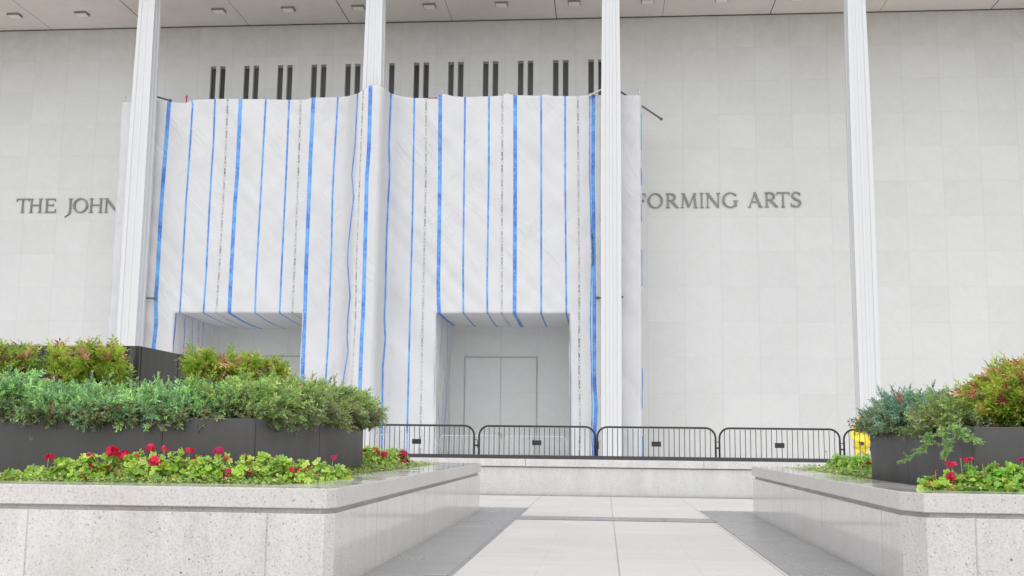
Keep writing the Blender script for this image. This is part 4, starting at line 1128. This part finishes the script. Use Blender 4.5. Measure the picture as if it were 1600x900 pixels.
R_ger = [
 (1452,8.0,744,.10,40,((1458,749,.022),(1462,735,.010)),'small dark green geranium with a red floret low at its side'),
 (1488,7.95,737,.11,56,((1487,726,.034),(1480,724,.018),(1487,743,.034),(1488,750,.028)),'geranium with crimson heads one above the other'),
 (1515,7.98,730,.10,52,((1501,716,.014),(1513,719,.028),(1518,717,.02)),'geranium with heads on tall bare stalks before the black panel'),
 (1548,7.95,728,.11,64,((1535,725,.012),(1560,727,.012)),'leafy geranium with two small crimson buds'),
 (1582,7.95,724,.12,80,((1597,719,.028),),'dense bright green geranium with a red head cut by the right frame edge'),
 (1625,7.95,726,.12,60,(),'geranium just past the right frame edge'),
]
for x, Y, yt, wr, n, fl, lb in R_ger: geranium(x, Y, yt, wr, lb, fl, n, GREEN2+GG[:3])
geranium(1315, 12.6, 712, .19, 'bright green geranium clump at the tip of the right planter', ((1304,727,.03),(1291,706,.012),(1326,731,.03)), 110, GREEN2+GG[:2])
geranium(1348, 12.2, 711, .17, 'bright green geranium clump against the end of the right box, with one crimson head', ((1363,723,.045),), 100, GREEN2+GG[:2])

# creeping ground cover edging the beds
def creeper(regions, label):
    Vs, Cs = [], []
    tp = np.array([[(0,0,0),(.35,.45,.08),(0,1,0),(-.35,.45,.08)]]); tc = np.array([1.0])
    for (x0, x1, y0, y1, n, h) in regions:
        pos = np.stack([rng.uniform(x0, x1, n), rng.uniform(y0, y1, n), ZB+rng.uniform(0, 1, n)**1.6*h+.012], 1)
        keep = np.array([mnoise.noise(Vector((p[0]*5, p[1]*5, 1))) > -.25 for p in pos]); pos = pos[keep]
        d = rng.normal(0, 1, (len(pos), 3)); d[:, 2] = np.abs(d[:, 2])*.35
        V_, C_ = scatter(tp, tc, pos, d, rng.normal(0, .5, len(pos)), rng.uniform(.018, .036, len(pos)), pick([(.34,.52,.12),(.48,.62,.18),(.22,.38,.12),(.56,.60,.22),(.34,.24,.12)], len(pos), [.3,.25,.2,.15,.1]))
        Vs.append(V_); Cs.append(C_)
    o = quads('ground_cover', np.concatenate(Vs), np.concatenate(Cs), M['creeper'])
    tag(o, label, 'ground cover', kind='stuff')
creeper([(-6, -2.15, 7.18, 7.7, 9000, .07), (-2.55, -2.13, 7.6, 12.0, 5200, .07), (-3.0, -2.1, 11.8, 13.6, 2600, .09), (-2.6, -2.1, 13.4, 14.3, 700, .05)],
        'low creeping green leaves edging the bed of the left granite planter')
creeper([(2.36, 6, 7.80, 8.12, 6500, .08), (2.30, 2.9, 11.3, 13.6, 2600, .10), (2.28, 2.8, 13.4, 14.4, 700, .05)],
        'low creeping green leaves edging the bed of the right granite planter')

# ---------------------------------------------------------------- the person in yellow beyond the barrier
def person():
    Yp = 29.5; X = float(at(1345.5, 700, Yp)[0])
    root = empty('person', (X, Yp, .0), 0)
    tag(root, 'person in a yellow hooded rain suit and black gloves walking behind the right-hand barrier', 'person')
    def skin(name, verts, edges, mat, sub=2, rootv=0):
        me = bpy.data.meshes.new(name); me.from_pydata([v[:3] for v in verts], edges, []); me.update()
        o = bpy.data.objects.new(name, me); C.objects.link(o); o.parent = root
        sk = o.modifiers.new('skin', 'SKIN'); 
        for i, v in enumerate(verts):
            rx, ry = (v[3], v[4]) if len(v) > 4 else (v[3], v[3])
            me.skin_vertices[0].data[i].radius = (rx, ry)
        me.skin_vertices[0].data[rootv].use_root = True
        ss = o.modifiers.new('sub', 'SUBSURF'); ss.levels = sub; ss.render_levels = sub
        me.materials.append(mat); sk.use_smooth_shade = True
        return o
    # body and suit: pelvis 0
    B = [(0,0,.92,.15,.12),(0,0,1.12,.145,.115),(0,0,1.34,.165,.12),(0,0,1.44,.09,.08),(0,-.01,1.51,.055,.055),(0,-.02,1.60,.075,.09),(0,-.02,1.69,.07,.085),
         (.18,0,1.40,.07,.07),(.23,.02,1.14,.055,.055),(.235,-.06,.92,.042,.042),
         (-.18,0,1.40,.07,.07),(-.235,-.02,1.15,.055,.055),(-.12,-.17,1.02,.042,.042),
         (.10,0,.84,.095,.10),(.12,-.04,.48,.07,.07),(.13,.06,.12,.055,.055),
         (-.10,0,.84,.095,.10),(-.11,-.10,.49,.07,.07),(-.12,-.04,.12,.055,.055)]
    E = [(0,1),(1,2),(2,3),(3,4),(4,5),(5,6),(2,7),(7,8),(8,9),(2,10),(10,11),(11,12),(0,13),(13,14),(14,15),(0,16),(16,17),(17,18)]
    skin('body', B, E, M['yellow'])
    # jacket skirt over the trousers
    b = MB(); n = 20; rings = [(1.20,.17,.14),(1.02,.19,.155),(.86,.205,.165)]
    for z, rx, ry in rings:
        b.v += [(rx*math.cos(2*math.pi*k/n), ry*math.sin(2*math.pi*k/n), z+.01*math.sin(3*k)) for k in range(n)]
    for i in range(2):
        for k in range(n): b.f.append([i*n+k, i*n+(k+1)%n, (i+1)*n+(k+1)%n, (i+1)*n+k]); b.m.append(0); b.sm.append(True)
    o = b.build('jacket', M['yellow'], root); sm = o.modifiers.new('t', 'SOLIDIFY'); sm.thickness = .008
    # hood opening shows the face, looking to the camera side
    f = [(0,-.065,1.575,.052,.055),(0,-.075,1.64,.055,.06),(0,-.075,1.69,.045,.045)]
    skin('face', f, [(0,1),(1,2)], M['skin'])
    fb = MB(); fb.tube([(0,-.125,1.655),(0,-.148,1.618)], [.008,.014], 6); fb.build('nose', M['skin'], root)
    fb = MB()
    for s_ in (-1, 1): fb.tube([(s_*.024-.01,-.133,1.655),(s_*.024+.01,-.133,1.655)], .005, 6)
    fb.tube([(-.022,-.128,1.585),(.022,-.128,1.585)], .004, 6); fb.build('eyes_and_mouth', M['glove'], root)
    # hands: palm plus five fingers, right one at the belly, left hanging
    def hand(o_, d, side, name='glove'):
        o_ = Vector(o_); d = Vector(d).normalized(); s_ = d.cross(Vector((0, 1, 0))).normalized()*side; nrm = s_.cross(d).normalized()
        V = [tuple(o_-d*.01)+(.032,.026), tuple(o_+d*.05)+(.040,.018)]; E_ = [(0, 1)]
        skin(name, V, E_, M['glove'])
        hb = MB()
        for k, L in enumerate((.065,.075,.070,.055)):
            b0 = o_+d*.07+s_*(-.030+.020*k); b1 = b0+d*L*.5+nrm*.008; b2 = b1+d*L*.4+nrm*.030
            hb.tube([b0-d*.02, b0, b1, b2], [.010,.010,.009,.007], 7)
        t0 = o_+d*.02-s_*.035; hb.tube([t0+s_*.012, t0-s_*.018+d*.03, t0-s_*.02+d*.065+nrm*.01], [.012,.011,.009], 7)
        hb.build('fingers', M['glove'], root)
    hand((-.09,-.195,1.01), (.85,-.2,-.35), 1); hand((.235,-.075,.90), (0,-.1,-1), -1)
    for (x, y, z) in ((.13,.06,.10),(-.12,-.04,.10)):
        b = MB(); b.tube([(x, y, .22), (x, y+.01, .10), (x, y, .05)], [.062,.058,.06], 10); b.tube([(x, y+.05, .045), (x, y-.05, .045), (x, y-.15, .035), (x, y-.19, .03)], [.045,.05,.045,.028], 10)
        b.build('boot', M['boot'], root)
    return root
person()
